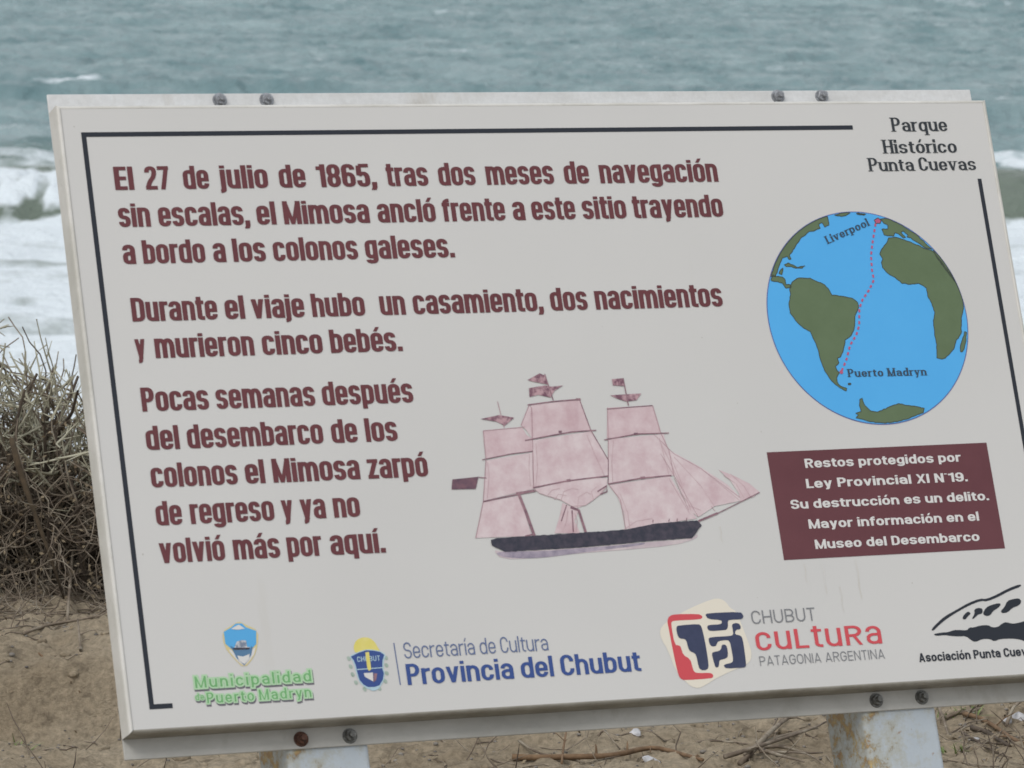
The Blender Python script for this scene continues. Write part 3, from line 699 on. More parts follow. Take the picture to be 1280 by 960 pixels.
# aluminium frame, galvanised flange, painted posts
m = Nodes('white_painted_aluminium')
a = m.ramp(m.noise(9, 5, 0.65, stretch=(1, 1, 1)), [(0.35, (0.50, 0.49, 0.45, 1)), (0.6, (0.62, 0.61, 0.58, 1))])
b_ = m.ramp(m.noise(45, 4, 0.6), [(0.62, 0.0), (0.75, 1.0)])
m.color(m.mix(m.math('MULTIPLY', b_, 0.35), a, (0.27, 0.25, 0.21, 1)))
m.set(Roughness=0.5); m.bump(m.noise(120, 4, 0.6), 0.0006, 0.6)
M_FRAME = m.m
m = Nodes('shaded_painted_aluminium')  # frame paint for the bottom rail, with the shade under its lip coloured in
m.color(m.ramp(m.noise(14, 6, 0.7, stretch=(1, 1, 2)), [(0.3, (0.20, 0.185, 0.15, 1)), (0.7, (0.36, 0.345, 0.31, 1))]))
m.set(Roughness=0.6); M_FRAME_SHADE = m.m
m = Nodes('weathered_zinc')
a = m.ramp(m.noise(7, 6, 0.7, stretch=(1, 1, 2)), [(0.3, (0.55, 0.545, 0.53, 1)), (0.7, (0.70, 0.71, 0.72, 1))])
b_ = m.ramp(m.noise(160, 3, 0.6, stretch=(1, 1, 0.8)), [(0.40, 0.94), (0.6, 1.0)])
st = m.ramp(m.noise(11, 5, 0.65, stretch=(1.4, 1, 0.5)), [(0.60, 0.0), (0.78, 1.0)])
m.color(m.mix(m.math('MULTIPLY', st, 0.55), m.mix(1.0, a, b_, 'MULTIPLY'), (0.34, 0.30, 0.24, 1)))
m.set(Roughness=0.55, Metallic=0.1); m.bump(m.noise(200, 4, 0.6), 0.0005, 0.6)
M_ZINC = m.m
m = Nodes('shaded_zinc')  # same zinc for the bottom bar, its weaker light put into a darker colour
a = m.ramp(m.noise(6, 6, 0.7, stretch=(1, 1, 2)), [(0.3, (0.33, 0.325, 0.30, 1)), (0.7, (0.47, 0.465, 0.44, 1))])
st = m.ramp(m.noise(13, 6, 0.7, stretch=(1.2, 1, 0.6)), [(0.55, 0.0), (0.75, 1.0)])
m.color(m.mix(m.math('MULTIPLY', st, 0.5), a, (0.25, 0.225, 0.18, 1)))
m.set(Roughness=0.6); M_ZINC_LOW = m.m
m = Nodes('pale_blue_paint_rusting')
base = m.ramp(m.noise(6, 4, 0.6), [(0.3, (0.38, 0.43, 0.48, 1)), (0.7, (0.47, 0.52, 0.56, 1))])
rs = m.noise(34, 8, 0.78)
grad = m.t.nodes.new('ShaderNodeSeparateXYZ'); m.t.links.new(m.co, grad.inputs[0])
# rust is heavier on the seaward left edge of each post
edge = m.ramp(m.math('ADD', m.math('MULTIPLY', grad.outputs[0], 6.0), 0.5), [(0.0, 0.21), (0.62, 0.0)])
rf = m.ramp(m.math('ADD', rs, edge), [(0.665, 0.0), (0.73, 1.0)])
rcol = m.ramp(m.noise(55, 4, 0.6), [(0.35, (0.26, 0.13, 0.035, 1)), (0.65, (0.46, 0.33, 0.11, 1))])
sp = m.ramp(m.noise(75, 2, 0.5), [(0.70, 0.0), (0.76, 1.0)])
halo = m.ramp(m.math('ADD', rs, edge), [(0.50, 0.0), (0.66, 0.6)])
c = m.mix(halo, base, (0.36, 0.34, 0.25, 1))
c = m.mix(m.math('MULTIPLY', sp, 0.7), c, (0.25, 0.13, 0.05, 1))
m.color(m.mix(m.math('MULTIPLY', rf, 0.85), c, rcol))
m.set(Roughness=0.5); m.bump(m.math('ADD', rf, m.noise(150, 3, 0.6)), 0.0008, 0.7)
M_POST = m.m
m = Nodes('dull_bolt_steel')
m.color(m.ramp(m.noise(180, 4, 0.6), [(0.35, (0.17, 0.17, 0.18, 1)), (0.65, (0.42, 0.44, 0.47, 1))]))
m.set(Roughness=0.38, Metallic=0.45); M_BOLT = m.m
m = Nodes('dark_bolt_steel')
m.color(m.ramp(m.noise(180, 4, 0.6), [(0.35, (0.07, 0.068, 0.06, 1)), (0.65, (0.22, 0.22, 0.21, 1))]))
m.set(Roughness=0.45, Metallic=0.4); M_BOLT_DARK = m.m
m = Nodes('rusty_bolt_steel')
m.color(m.ramp(m.noise(180, 4, 0.6), [(0.35, (0.045, 0.022, 0.016, 1)), (0.65, (0.13, 0.055, 0.032, 1))]))
m.set(Roughness=0.8); M_BOLT_RUST = m.m

def box_bm(bm, x0, x1, y0, y1, z0, z1):
    vs = [bm.verts.new((x, y, z)) for x in (x0, x1) for y in (y0, y1) for z in (z0, z1)]
    for q in ((0, 1, 3, 2), (4, 6, 7, 5), (0, 4, 5, 1), (2, 3, 7, 6), (0, 2, 6, 4), (1, 5, 7, 3)):
        bm.faces.new([vs[i] for i in q])

def bm_obj(name, bm, mat, parent, bevel=0, segs=2, smooth=False):
    bmesh.ops.recalc_face_normals(bm, faces=bm.faces[:])
    if bevel: bmesh.ops.bevel(bm, geom=bm.edges[:], offset=bevel, segments=segs, affect='EDGES', profile=.5)
    me = bpy.data.meshes.new(name); bm.to_mesh(me); bm.free()
    me.materials.append(mat)
    if smooth: me.polygons.foreach_set('use_smooth', [True] * len(me.polygons))
    o = bpy.data.objects.new(name, me); COL.objects.link(o); o.parent = parent
    return o

bm = bmesh.new()
box_bm(bm, -0.7497, 0.7497, 0.0, 0.004, ZB - 0.9094, ZB - 0.0003)
bm_obj('panel', bm, INK['board'], sign)

# frame: a folded rim swept round the board, one rail per side, mitred with a hairline gap
prof = [(-0.004, 0.006), (-0.0008, 0.002), (-0.0002, -0.0012), (0.0012, -0.0024), (0.0030, -0.0022), (0.0046, -0.0010), (0.0055, 0.0010), (0.0058, 0.0035), (0.0058, 0.0345), (-0.012, 0.0345), (-0.012, 0.030), (-0.004, 0.028)]
PROF_LIP = prof
PROF_ROLL = [(-0.004, 0.006), (-0.0008, 0.0015), (-0.0002, -0.0003), (0.0016, -0.0002), (0.0032, 0.0008), (0.0046, 0.0024), (0.0055, 0.0044), (0.0058, 0.0072), (0.0058, 0.0345), (-0.012, 0.0345), (-0.012, 0.030), (-0.004, 0.028)]
corners = [(-0.75, ZB), (0.75, ZB), (0.75, ZB - 0.9097), (-0.75, ZB - 0.9097)]
outd = [(-1, 1), (1, 1), (1, -1), (-1, -1)]
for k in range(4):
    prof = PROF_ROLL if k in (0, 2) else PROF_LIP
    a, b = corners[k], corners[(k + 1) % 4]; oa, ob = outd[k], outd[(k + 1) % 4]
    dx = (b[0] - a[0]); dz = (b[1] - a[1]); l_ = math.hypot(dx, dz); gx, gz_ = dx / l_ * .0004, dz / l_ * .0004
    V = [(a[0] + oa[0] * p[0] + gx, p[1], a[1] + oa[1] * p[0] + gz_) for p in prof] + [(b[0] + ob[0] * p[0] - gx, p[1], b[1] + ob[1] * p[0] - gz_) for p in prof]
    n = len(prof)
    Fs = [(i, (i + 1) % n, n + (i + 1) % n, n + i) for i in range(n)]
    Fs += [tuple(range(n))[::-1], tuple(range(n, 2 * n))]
    o = mesh_obj('frame_rail', V, Fs, M_FRAME_SHADE if k == 2 else M_FRAME, sign)

# backing sheet closing the tray
bm = bmesh.new(); box_bm(bm, -0.737, 0.737, 0.024, 0.026, ZB - 0.897, ZB - 0.013)
bm_obj('backing_sheet', bm, M_ZINC, sign)

# flange bars behind the frame, top and bottom (angle section)
def flange(z_out, z_in, x0, x1):
    bm = bmesh.new()
    lo, hi = sorted((z_out, z_in))
    box_bm(bm, x0, x1, 0.0350, 0.0388, lo, hi)
    return bm
o = bm_obj('flange_bar', flange(ZB + 0.0345, ZB - 0.05, -0.7555, 0.7525), M_ZINC, sign, 0.0008, 1)
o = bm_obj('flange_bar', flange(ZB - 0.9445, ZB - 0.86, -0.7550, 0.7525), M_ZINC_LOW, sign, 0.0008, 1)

# posts: square steel tubes standing in the ground
def post(u0, u1):
    p = empty('post', (0, 0, 0), None)
    bpy.data.objects.remove(p)
    bm = bmesh.new()
    cx = (u0 + u1) / 2000 - .75; w = (u1 - u0) / 2000
    box_bm(bm, -w, w, 0, 2 * w, -0.16, ZB + 0.010)
    o = bm_obj('post', bm, M_POST, sign, 0.006, 3, smooth=False)
    o.location = (cx, 0.0392, 0)
    return o
post(235, 358); post(1144, 1267)

# bolts through the flanges: washer, hexagonal nut, thread end
def cyl(bm, r, y0, y1, n, taper=1.0):
    a = [bm.verts.new((r * math.cos(2 * math.pi * i / n), y1, r * math.sin(2 * math.pi * i / n))) for i in range(n)]
    b = [bm.verts.new((taper * r * math.cos(2 * math.pi * i / n), y0, taper * r * math.sin(2 * math.pi * i / n))) for i in range(n)]
    for i in range(n): bm.faces.new((a[i], a[(i + 1) % n], b[(i + 1) % n], b[i]))
    bm.faces.new(a); bm.faces.new(b[::-1])
def bolt(u, v, mat, ang):
    bm = bmesh.new(); cyl(bm, .0050, -.0150, 0, 12, .85)
    o = bm_obj('bolt', bm, mat, sign, 0)
    o.location = P3(u, v, .0350); o.rotation_euler = (0, ang, 0)
    bm = bmesh.new(); cyl(bm, .0112, -.0016, -.0001, 20, .96); bm_obj('washer', bm, mat, o)
    bm = bmesh.new(); cyl(bm, .0086, -.0078, -.0017, 6, .96); bm_obj('nut', bm, mat, o, .0006, 1)
    return o
for u, v, mt, an in ((255.9, -24.2, M_BOLT, .2), (328.6, -24.0, M_BOLT, .5), (1164.5, -24.6, M_BOLT, .1), (1240, -24.2, M_BOLT, .8),
                     (256.5, 930.6, M_BOLT_RUST, .4), (330, 930.6, M_BOLT_DARK, .9), (1168, 928.4, M_BOLT_DARK, .3), (1244.6, 928.2, M_BOLT_DARK, .6)):
    o = bolt(u, v, mt, an)
    if mt is M_BOLT_RUST: o['label'] = 'rust brown bolt at the lower left of the board'

# printed border: left bracket and right stroke
bl = flat('border_line', [[(27.0, 36.0), (1266, 35.4), (1266, 42.3), (34.2, 43.0), (34.6, 875), (61.5, 875), (61.5, 882.0), (27.6, 882.0)]], INK['black'], 1)
flat('border_line', [[(1468.2, 124.8), (1475.0, 124.8), (1475.0, 882.0), (1440.0, 882.0), (1440.0, 875), (1468.2, 875)]], INK['black'], 1)

F_BOLD = StrokeFont(.103, .077, roundness=1.0, square=2.4)
F_SERIF = StrokeFont(.086, .042, xh=.68, desc=-.27, wide=1.06, gap=.095, space=.26, serif=True, roundness=1.25)
F_ARIAL = StrokeFont(.105, .085, xh=.75, desc=-.21, wide=1.24, gap=.085, space=.33, roundness=1.2, square=2.15)
F_LIGHT = StrokeFont(.045, .042, xh=.74, desc=-.21, wide=.98, gap=.10, space=.27, roundness=1.2)
F_HELV = StrokeFont(.085, .070, xh=.76, desc=-.2, wide=1.02, gap=.075, space=.25, roundness=1.15)
F_ROUND = StrokeFont(.090, .085, xh=.74, desc=-.22, wide=1.15, gap=.13, space=.33, roundness=1.2)
F_THIN = StrokeFont(.050, .048, xh=.74, desc=-.21, wide=1.20, gap=.15, space=.35, roundness=1.1)
F_GREEN = StrokeFont(.105, .085, grow=-.034, xh=.74, desc=-.22, wide=1.2, gap=.16, space=.25, roundness=1.2)
F_GREEN_OUT = StrokeFont(.105, .085, xh=.74, desc=-.22, wide=1.2, gap=.16, space=.25, roundness=1.2, grow=.10)

for base, words in TEXT:
    lettering(words, base, 35.2, F_BOLD, INK['maroon'])
for (base, words), cap in zip(SERT, (22.8, 22.2, 21.6)):
    lettering(words, base, cap, F_SERIF, INK['grey_black'])

# brown notice
notice = flat('notice_box', [[(1033.5, 549.6), (1406.0, 548.2), (1407.5, 714.6), (1034.5, 715.6)]], INK['box'], 1)
for base, words in BOXT:
    lettering(words, base, 14.2, F_ARIAL, INK['white'], notice, layer=3)

# old drip stains below the notice
stain_ink = vinyl('drip_stain', (0.565, 0.545, 0.505, 1), (0.602, 0.594, 0.58, 1), 22, lo=.42, hi=.58)
for (x, y, h, w) in ((1096, 724, 46, 3.2), (1066, 722, 30, 2.4), (1152, 719, 62, 3.0), (1119, 760, 40, 2.2), (938, 660, 24, 2.0)):
    flat('drip_stain', ribbon([(x, y), (x + 1.5, y + h * .35), (x - .5, y + h * .7), (x + 1, y + h)], w, True), stain_ink, 0.4)

# globe
gcx, gcy, gr = 1239.5, 344.4, 169.0
disc = [(gcx + (gr - .8) * math.cos(2 * math.pi * i / 128), gcy + (gr - .8) * math.sin(2 * math.pi * i / 128)) for i in range(128)]
rim = [(gcx + (gr + .6) * math.cos(2 * math.pi * i / 128), gcy + (gr + .6) * math.sin(2 * math.pi * i / 128)) for i in range(128)]
globe = flat('globe', [disc], INK['ocean'], 2)
flat('outline', [rim], INK['rim'], 1, globe)
def clip_globe(p, rr):
    out = []
    for x, y in p:
        d = math.hypot(x - gcx, y - gcy)
        if d > rr: x, y = gcx + (x - gcx) * rr / d, gcy + (y - gcy) * rr / d
        out.append((x, y))
    return out
def wiggle(p, amp, seed):
    r_ = random.Random(seed); q = []
    for i in range(len(p)):
        a, b = p[i], p[(i + 1) % len(p)]
        n = max(1, int(math.hypot(b[0] - a[0], b[1] - a[1]) / 3.5))
        for j in range(n):
            t = j / n
            q.append((a[0] + (b[0] - a[0]) * t + r_.uniform(-amp, amp), a[1] + (b[1] - a[1]) * t + r_.uniform(-amp, amp)))
    return q
for i, (nm, s) in enumerate(LAND.items()):
    p = clip_globe(wiggle(pts(s), .55, i), gr - .9)
    small = nm in ('yucatan', 'cuba', 'greenland', 'iceland', 'britain', 'falklands', 'arabia')
    flat('coastline', [q for j in range(len(p)) for q in ribbon([p[j], p[(j + 1) % len(p)]], 1.25)], INK['coast'], 4, globe)
    flat('landmass', [p], INK['coast' if nm in ('falklands', 'iceland') else ('route' if nm == 'britain' else 'land')], 3, globe)
# dotted route
rp = pts(ROUTE); dash = []; acc = 0.0; pos = []
for i in range(len(rp) - 1):
    a, b = rp[i], rp[i + 1]; l_ = math.hypot(b[0] - a[0], b[1] - a[1]); k = 0.0
    while k < l_:
        pos.append((a[0] + (b[0] - a[0]) * k / l_, a[1] + (b[1] - a[1]) * k / l_)); k += .5
i = 0
while i + 11 < len(pos):
    dash += ribbon([pos[i], pos[i + 5], pos[i + 10]], 3.1); i += 19
flat('route_dashes', dash, INK['route'], 5, globe)
flat('route_end', [[(1178.5 + 3 * math.cos(a), 429.5 + 3 * math.sin(a)) for a in np.linspace(0, 2 * math.pi, 12, endpoint=False)]], INK['route'], 6, globe)
F_GL = StrokeFont(.095, .05, xh=.68, desc=-.24, wide=1.1, gap=.14, space=.35, serif=True)
for (txt, (a, b, c, d)), cp in zip(GLOT, (12.8, 12.6)):
    slanted_lettering(txt, (a, b), (c, d), cp, F_GL, INK['navy_text'], globe, 6)

# ship
ship = flat('ship_picture', [wiggle(pts(SHIP['hull'][0]), .45, 77)], INK['hull'], 5)
flat('wake', [chaikin(pts(SHIP['wake'][0]), 1)], INK['wake'], 1, ship)
for i, s in enumerate(SHIP['sail']):
    flat('sail', [pts(s)], INK['sail' if i % 3 else 'sail2'], 2 + (i % 3) * .3, ship)
for i, s in enumerate(SHIP['staysail']):
    flat('staysail', [pts(s)], INK['sail2' if i == 1 else 'sail'], 3.2, ship)
flat('ensign', [pts(SHIP['flag'][0])], INK['flag'], 4, ship)
for s in SHIP['pennant']: flat('pennant', [pts(s)], INK['pennant'], 4, ship)
thick = []; thin = []
for s, w in SPARS:
    (thick if w >= 4 else thin).extend(ribbon(pts(s), w * .34 if w >= 4 else w * .33))
flat('spars', thick, INK['spar'], 4.6, ship)
flat('rigging', thin, INK['rig'], 4.2, ship)
FOLDS = SHIP_FOLDS
fd = []
for q in FOLDS: fd.extend(ribbon(pts(q), .9))
flat('fold_lines', fd, INK['fold'], 4.0, ship)
ws = pts(SHADE)
flat('water_shade', [chaikin(ws, 2)], INK['shade'], 1.6, ship)

# logos
lg = {k: pts(v) for k, v in LOGO.items()}
crest = flat('municipal_crest', [chaikin(lg['crest_rim'], 1)], INK['gold'], 1)
flat('shield', [lg['crest_blue']], INK['crest'], 3, crest)
flat('shield_field', [lg['crest_white']], INK['white'], 2, crest)
flat('sea_band', [lg['crest_navy']], INK['steel'], 4, crest)
flat('shield_point', [lg['crest_inner']], INK['white'], 5, crest)
flat('cloud', [lg['crest_cloud']], INK['white'], 5, crest)
flat('printed_ship', [lg['crest_ship']], vinyl('grey_sail_ink', (0.18, 0.22, 0.30, 1), (0.55, 0.56, 0.58, 1), 160, lo=.45, hi=.55), 6, crest)
flat('printed_hull', [lg['crest_hull']], INK['hull'], 7, crest)
for (base, words), cap in ((LOGT[6], 17.5), (LOGT[7], 16.0), (LOGT[8], 10.0)):
    lettering(words, base, cap, F_GREEN_OUT, INK['shadow'], None, 'lettering_shadow', 1, 1.0, 2.6)
    lettering(words, base, cap, F_GREEN_OUT, INK['pale_green'], None, 'lettering_outline', 2)
    lettering(words, base, cap, F_GREEN, INK['green'], None, 'lettering', 3)

prov = flat('provincial_shield', [lg['shield']], INK['blue'], 3)
flat('shield_rim', [chaikin(lg['shield_rim'], 1)], INK['pale_blue'], 2, prov)
flat('rising_sun', [chaikin(lg['sun'], 1)], INK['yellow'], 1, prov)
flat('torch', [lg['torch']], INK['yellow'], 5, prov)
flat('plough', [lg['plow']], INK['white'], 5, prov)
flat('plough_handle', [lg['plow2']], INK['spar'], 4.5, prov)
flat('shield_band', [lg['band']], INK['pale_blue'], 4, prov)
flat('ribbon_bow', [chaikin(lg['bow'], 1)], INK['pale_blue'], 3, prov)
for i in range(10): flat('laurel_leaf', [chaikin(lg['leaf%d' % i], 1)], INK['leaf'], 1.2, prov)
F_TINY = StrokeFont(.07, .07, wide=1.1, gap=.15)
bx0, by0 = np.mean(np.array(lg['shield']), axis=0)
lettering([('CHUBUT', bx0 - 17.5, bx0 + 17.0)], by0 - 9.5, 7.5, F_TINY, INK['pale_blue'], prov, layer=4)
flat('divider_line', ribbon([(LINES['sep'][0][0], LINES['sep'][0][1]), (LINES['sep'][0][2], LINES['sep'][0][3])], 1.7), INK['blue_grey'], 1)
lettering(LOGT[0][1], LOGT[0][0], 23.5, F_LIGHT, INK['blue_grey'])
lettering(LOGT[1][1], LOGT[1][0], 30.5, F_HELV, INK['blue'])

cult = flat('culture_emblem', [chaikin(lg['beige'], 1)], INK['beige'], 1)
flat('emblem_frame', [chaikin(lg['red'], 1)], INK['red'], 2, cult)
for k in ('navy1', 'navy2', 'navy3', 'navy4'): flat('emblem_glyph', [chaikin(lg[k], 1)], INK['navy'], 3, cult)
lettering(LOGT[2][1], LOGT[2][0], 20.0, F_THIN, INK['grey'])
F_CULT = StrokeFont(.072, .066, xh=.93, desc=-.2, wide=1.15, gap=.16, roundness=1.1)
lettering(LOGT[3][1], LOGT[3][0], 29.5, F_CULT, INK['red'])
lettering(LOGT[4][1], LOGT[4][0], 14.5, F_THIN, INK['grey'])
rock = flat('rock_emblem', [chaikin(lg['rock'], 1)], INK['black'], 1)
flat('ridge_line', [chaikin(lg['ridge'], 1)], INK['black'], 1, rock)
for k in ('cave1', 'cave2', 'cave3', 'cave4'): flat('cave_mouth', [chaikin(lg[k], 1)], INK['black'], 1, rock)
lettering([(LOGT[5][1][0][0], LOGT[5][1][0][1], 1467.0 if LOGT[5][1][0][2] > 1467 else LOGT[5][1][0][2])], LOGT[5][0], 13.4, F_ARIAL, INK['black'])
# ------------------------------------------------------------------ thorny shrub on the edge of the bluff
m = Nodes('grey_bark')
m.color(m.ramp(m.noise(18, 5, 0.65), [(0.3, (0.085, 0.063, 0.048, 1)), (0.5, (0.19, 0.155, 0.12, 1)), (0.72, (0.36, 0.325, 0.26, 1))]))
m.set(Roughness=0.9); m.b.inputs['Specular IOR Level'].default_value = 0.2
M_TWIG = m.m
m = Nodes('grey_green_spines')
m.color(m.ramp(m.noise(9, 5, 0.7), [(0.3, (0.27, 0.245, 0.17, 1)), (0.55, (0.44, 0.425, 0.33, 1)), (0.75, (0.58, 0.565, 0.47, 1))]))
m.set(Roughness=0.9); m.b.inputs['Specular IOR Level'].default_value = 0.2
M_SPINE = m.m
m = Nodes('dark_old_wood')
m.color(m.ramp(m.noise(22, 5, 0.65), [(0.3, (0.045, 0.034, 0.026, 1)), (0.7, (0.115, 0.088, 0.065, 1))]))
m.set(Roughness=0.95); M_OLD = m.m
m = Nodes('rusty_brown_wood')
m.color(m.ramp(m.noise(30, 5, 0.65), [(0.3, (0.095, 0.055, 0.028, 1)), (0.7, (0.235, 0.150, 0.085, 1))]))
m.set(Roughness=0.9); M_BROWN = m.m
m = Nodes('dark_brown_wood')
m.color(m.ramp(m.noise(24, 5, 0.65), [(0.3, (0.035, 0.027, 0.018, 1)), (0.7, (0.105, 0.075, 0.045, 1))]))
m.set(Roughness=0.95); M_DEAD = m.m
m = Nodes('dry_leaf')
m.color(m.ramp(m.noise(40, 3, 0.6), [(0.3, (0.12, 0.085, 0.05, 1)), (0.7, (0.30, 0.245, 0.165, 1))]))
m.set(Roughness=0.9); M_LEAF = m.m
m = Nodes('sprout_green')
m.color(m.ramp(m.noise(30, 3, 0.6), [(0.3, (0.085, 0.125, 0.035, 1)), (0.7, (0.20, 0.26, 0.09, 1))]))
m.set(Roughness=0.8); M_SPROUT = m.m

def rnd_dir(r, spread, base):
    d = Vector((r.gauss(0, 1), r.gauss(0, 1), r.gauss(0, 1))); d.normalize()
    v = base * (1 - spread) + d * spread
    v.normalize(); return v

def shrub(name, label, centre, radius, height, n_stems, seed, dens=1.0, cat='shrub', inside=None):
    r = random.Random(seed)
    root = empty(name, Vector(centre))
    tag(root, label, cat)
    base = Vector(centre)
    stems = Tubes(); branches = Tubes(); spines = Tubes(); leaf_v = []; leaf_f = []
    def walk(p, d, length, r0, r1, n, wob, lift):
        P = [p]; R = [r0]
        for i in range(n):
            d = rnd_dir(r, wob, d); d = (d + Vector((0, 0, lift))).normalized()
            p = p + d * (length / n)
            P.append(p); R.append(r0 + (r1 - r0) * (i + 1) / n)
        return P, R
    def limit(p):
        if inside is None: return True
        return inside(p)
    def spiny(p, d, ln, rr):
        # short rigid shoot with sharp side spurs
        P, R = walk(p, d, ln, rr, rr * .4, 4, .14, .06)
        if not limit(P[-1]): return
        spines.add(P, R, 3)
        for k in range(r.randint(3, 7)):
            i = r.randint(1, 4); q = P[i - 1].lerp(P[i], r.random())
            dd = rnd_dir(r, .62, d)
            e = q + dd * r.uniform(.015, .055)
            spines.add([q, e], [rr * .62, rr * .22], 3)
    for s in range(n_stems):
        a = 2 * math.pi * r.random(); q = radius * .35 * math.sqrt(r.random())
        p = base + Vector((math.cos(a) * q, math.sin(a) * q * .8, -.03))
        d = Vector((math.cos(a) * r.uniform(.1, .9) + .12, math.sin(a) * r.uniform(.1, .9), 1)).normalized()
        L1 = height * r.uniform(.55, .98)
        P, R = walk(p, d, L1, r.uniform(.007, .014), .0035, 9, .22, .05)
        if not limit(P[-1]): P, R = P[:6], R[:6]
        stems.add(P, R, 5)
        for b in range(int(11 * dens)):
            i = r.randint(1, len(P) - 1); q0 = P[i - 1].lerp(P[i], r.random())
            dd = rnd_dir(r, .72, (P[i] - P[i - 1]).normalized())
            Q, S = walk(q0, dd, height * r.uniform(.18, .46), R[i] * .55, .0016, 6, .30, .035)
            if not limit(Q[-1]): continue
            branches.add(Q, S, 4)
            for c in range(int(5 * dens)):
                j = r.randint(1, 6); q1 = Q[j - 1].lerp(Q[j], r.random())
                d2 = rnd_dir(r, .66, (Q[j] - Q[j - 1]).normalized())
                hgt = (q1.z - base.z) / height
                if hgt > .46:
                        if r.random() < .36: spiny(q1, d2, r.uniform(.09, .23), r.uniform(.0028, .0054))
                else:
                    T_, U_ = walk(q1, d2, r.uniform(.08, .2), .002, .0008, 4, .4, -.02)
                    if limit(T_[-1]): branches.add(T_, U_, 3)
                    if r.random() < .5:
                        e = T_[-1]
                        for _ in range(4):
                            c0 = e + Vector((r.gauss(0, .012), r.gauss(0, .012), r.gauss(0, .012)))
                            u = rnd_dir(r, 1, Vector((0, 0, 1))) * .007; v = u.cross(rnd_dir(r, 1, Vector((1, 0, 0)))).normalized() * .0035
                            k = len(leaf_v); leaf_v.extend([tuple(c0 - u - base), tuple(c0 + v - base), tuple(c0 + u - base), tuple(c0 - v - base)]); leaf_f.append((k, k + 1, k + 2, k + 3))
    tag(stems.build('stem', M_OLD, root, base), kind='stuff')
    tag(branches.build('branches', M_TWIG, root, base), kind='stuff')
    tag(spines.build('spiny_shoots', M_SPINE, root, base), kind='stuff')
    if leaf_v:
        tag(mesh_obj('leaves', leaf_v, leaf_f, M_LEAF, root), kind='stuff')
    return root

trim = lambda q: q.z < 10.83 - max(0.0, q.x + 1.18) * 1.1
bx, by = -1.44, 10.74
shrub('thorn_shrub', 'large grey green thorny shrub at the left edge behind the board', (bx, by, gz(bx, by)), .60, .70, 40, 5, 1.1, inside=trim)
bx, by = -1.13, 10.70
shrub('thorn_shrub', 'lower tangled brown thorny shrub between the large shrub and the board', (bx, by, gz(bx, by)), .40, .50, 32, 8, 1.1, inside=trim)
bx, by = 1.45, 10.35
shrub('low_shrub', 'small dark low shrub on the sand at the far right', (bx, by, gz(bx, by)), .16, .20, 9, 12, .7)

# one stout dead stem leaning in the shrub
t = Tubes()
p = [Vector((-1.16, 10.42, gz(-1.16, 10.42) + h_)) + Vector((dx_, 0, 0)) for h_, dx_ in ((0.0, .115), (.12, .075), (.24, .03), (.33, .0), (.39, -.015))]
t.add(p, [.003, .0045, .0065, .0085, .007], 7, True)
o = t.build('dead_branch', M_DEAD, None); tag(o, 'stout brown dead stem leaning in front of the thorny shrub', 'branch')

# ------------------------------------------------------------------ roots, sticks and scraps lying on the sand
def at(px, py):
    """where a line of sight meets the ground near the bluff (used once to survey positions)"""
    d = _cam.to_3x3() @ Vector(((px - 640) / 5588.83, -(py - 480) / 5588.83, -1.0))
    s = 9.0
    for _ in range(40):
        q = EYE + d * s
        s += (q.z - gz(q.x, q.y)) / -d.z * .7
    q = EYE + d * s
    return q.x, q.y

def lying(name, label, cat, path, r0, r1, mat, lift=0.006, sides=6, group=None, forks=()):
    t = Tubes(); r = random.Random(len(label) + int(path[0][0]))
    P = []
    for (x, y), h in path_pts(path):
        P.append(Vector((x, y, gz(x, y) + lift + h)))
    n = len(P)
    for _ in range(3): P = [P[0]] + [(P[i - 1] + P[i] * 2 + P[i + 1]) / 4 for i in range(1, n - 1)] + [P[-1]]
    t.add(P, [r0 + (r1 - r0) * i / (n - 1) for i in range(n)], sides, True)
    for k in range(2, n - 1):
        if r.random() < .35:
            e = P[k] + rnd_dir(r, .8, (P[k] - P[k - 1]).normalized()) * r.uniform(.02, .06)
            e.z = max(e.z, gz(e.x, e.y) + .002)
            t.add([P[k], P[k].lerp(e, .5) + Vector((0, 0, .004)), e], [r0 * .4, r0 * .3, .0008], 4)
    for f in forks:
        Q = [Vector((x, y, gz(x, y) + lift + h)) for (x, y), h in path_pts(f)]
        Q = [q_ + Vector((0, 0, .008)) for q_ in Q]
        for _ in range(2): Q = [Q[0]] + [(Q[i - 1] + Q[i] * 2 + Q[i + 1]) / 4 for i in range(1, len(Q) - 1)] + [Q[-1]]
        t.add(Q, [r0 * .65 - (r0 * .65 - r1 * .7) * i / (len(Q) - 1) for i in range(len(Q))], 5, True)
    o = t.build(name, mat, None, P[0]); o.location = P[0]
    tag(o, label, cat, group)
    return o

def path_pts(path):
    out = []
    pl = [((q[0], q[1]), q[2] if len(q) > 2 else 0.0) for q in path]
    for i in range(len(pl) - 1):
        (a, ha), (b, hb) = pl[i], pl[i + 1]
        n = 3
        for k in range(n):
            t = k / n
            x, y = at(a[0] + (b[0] - a[0]) * t, a[1] + (b[1] - a[1]) * t)
            out.append(((x, y), ha + (hb - ha) * t))
    (a, ha) = pl[-1]; out.append((at(*a), ha))
    return out

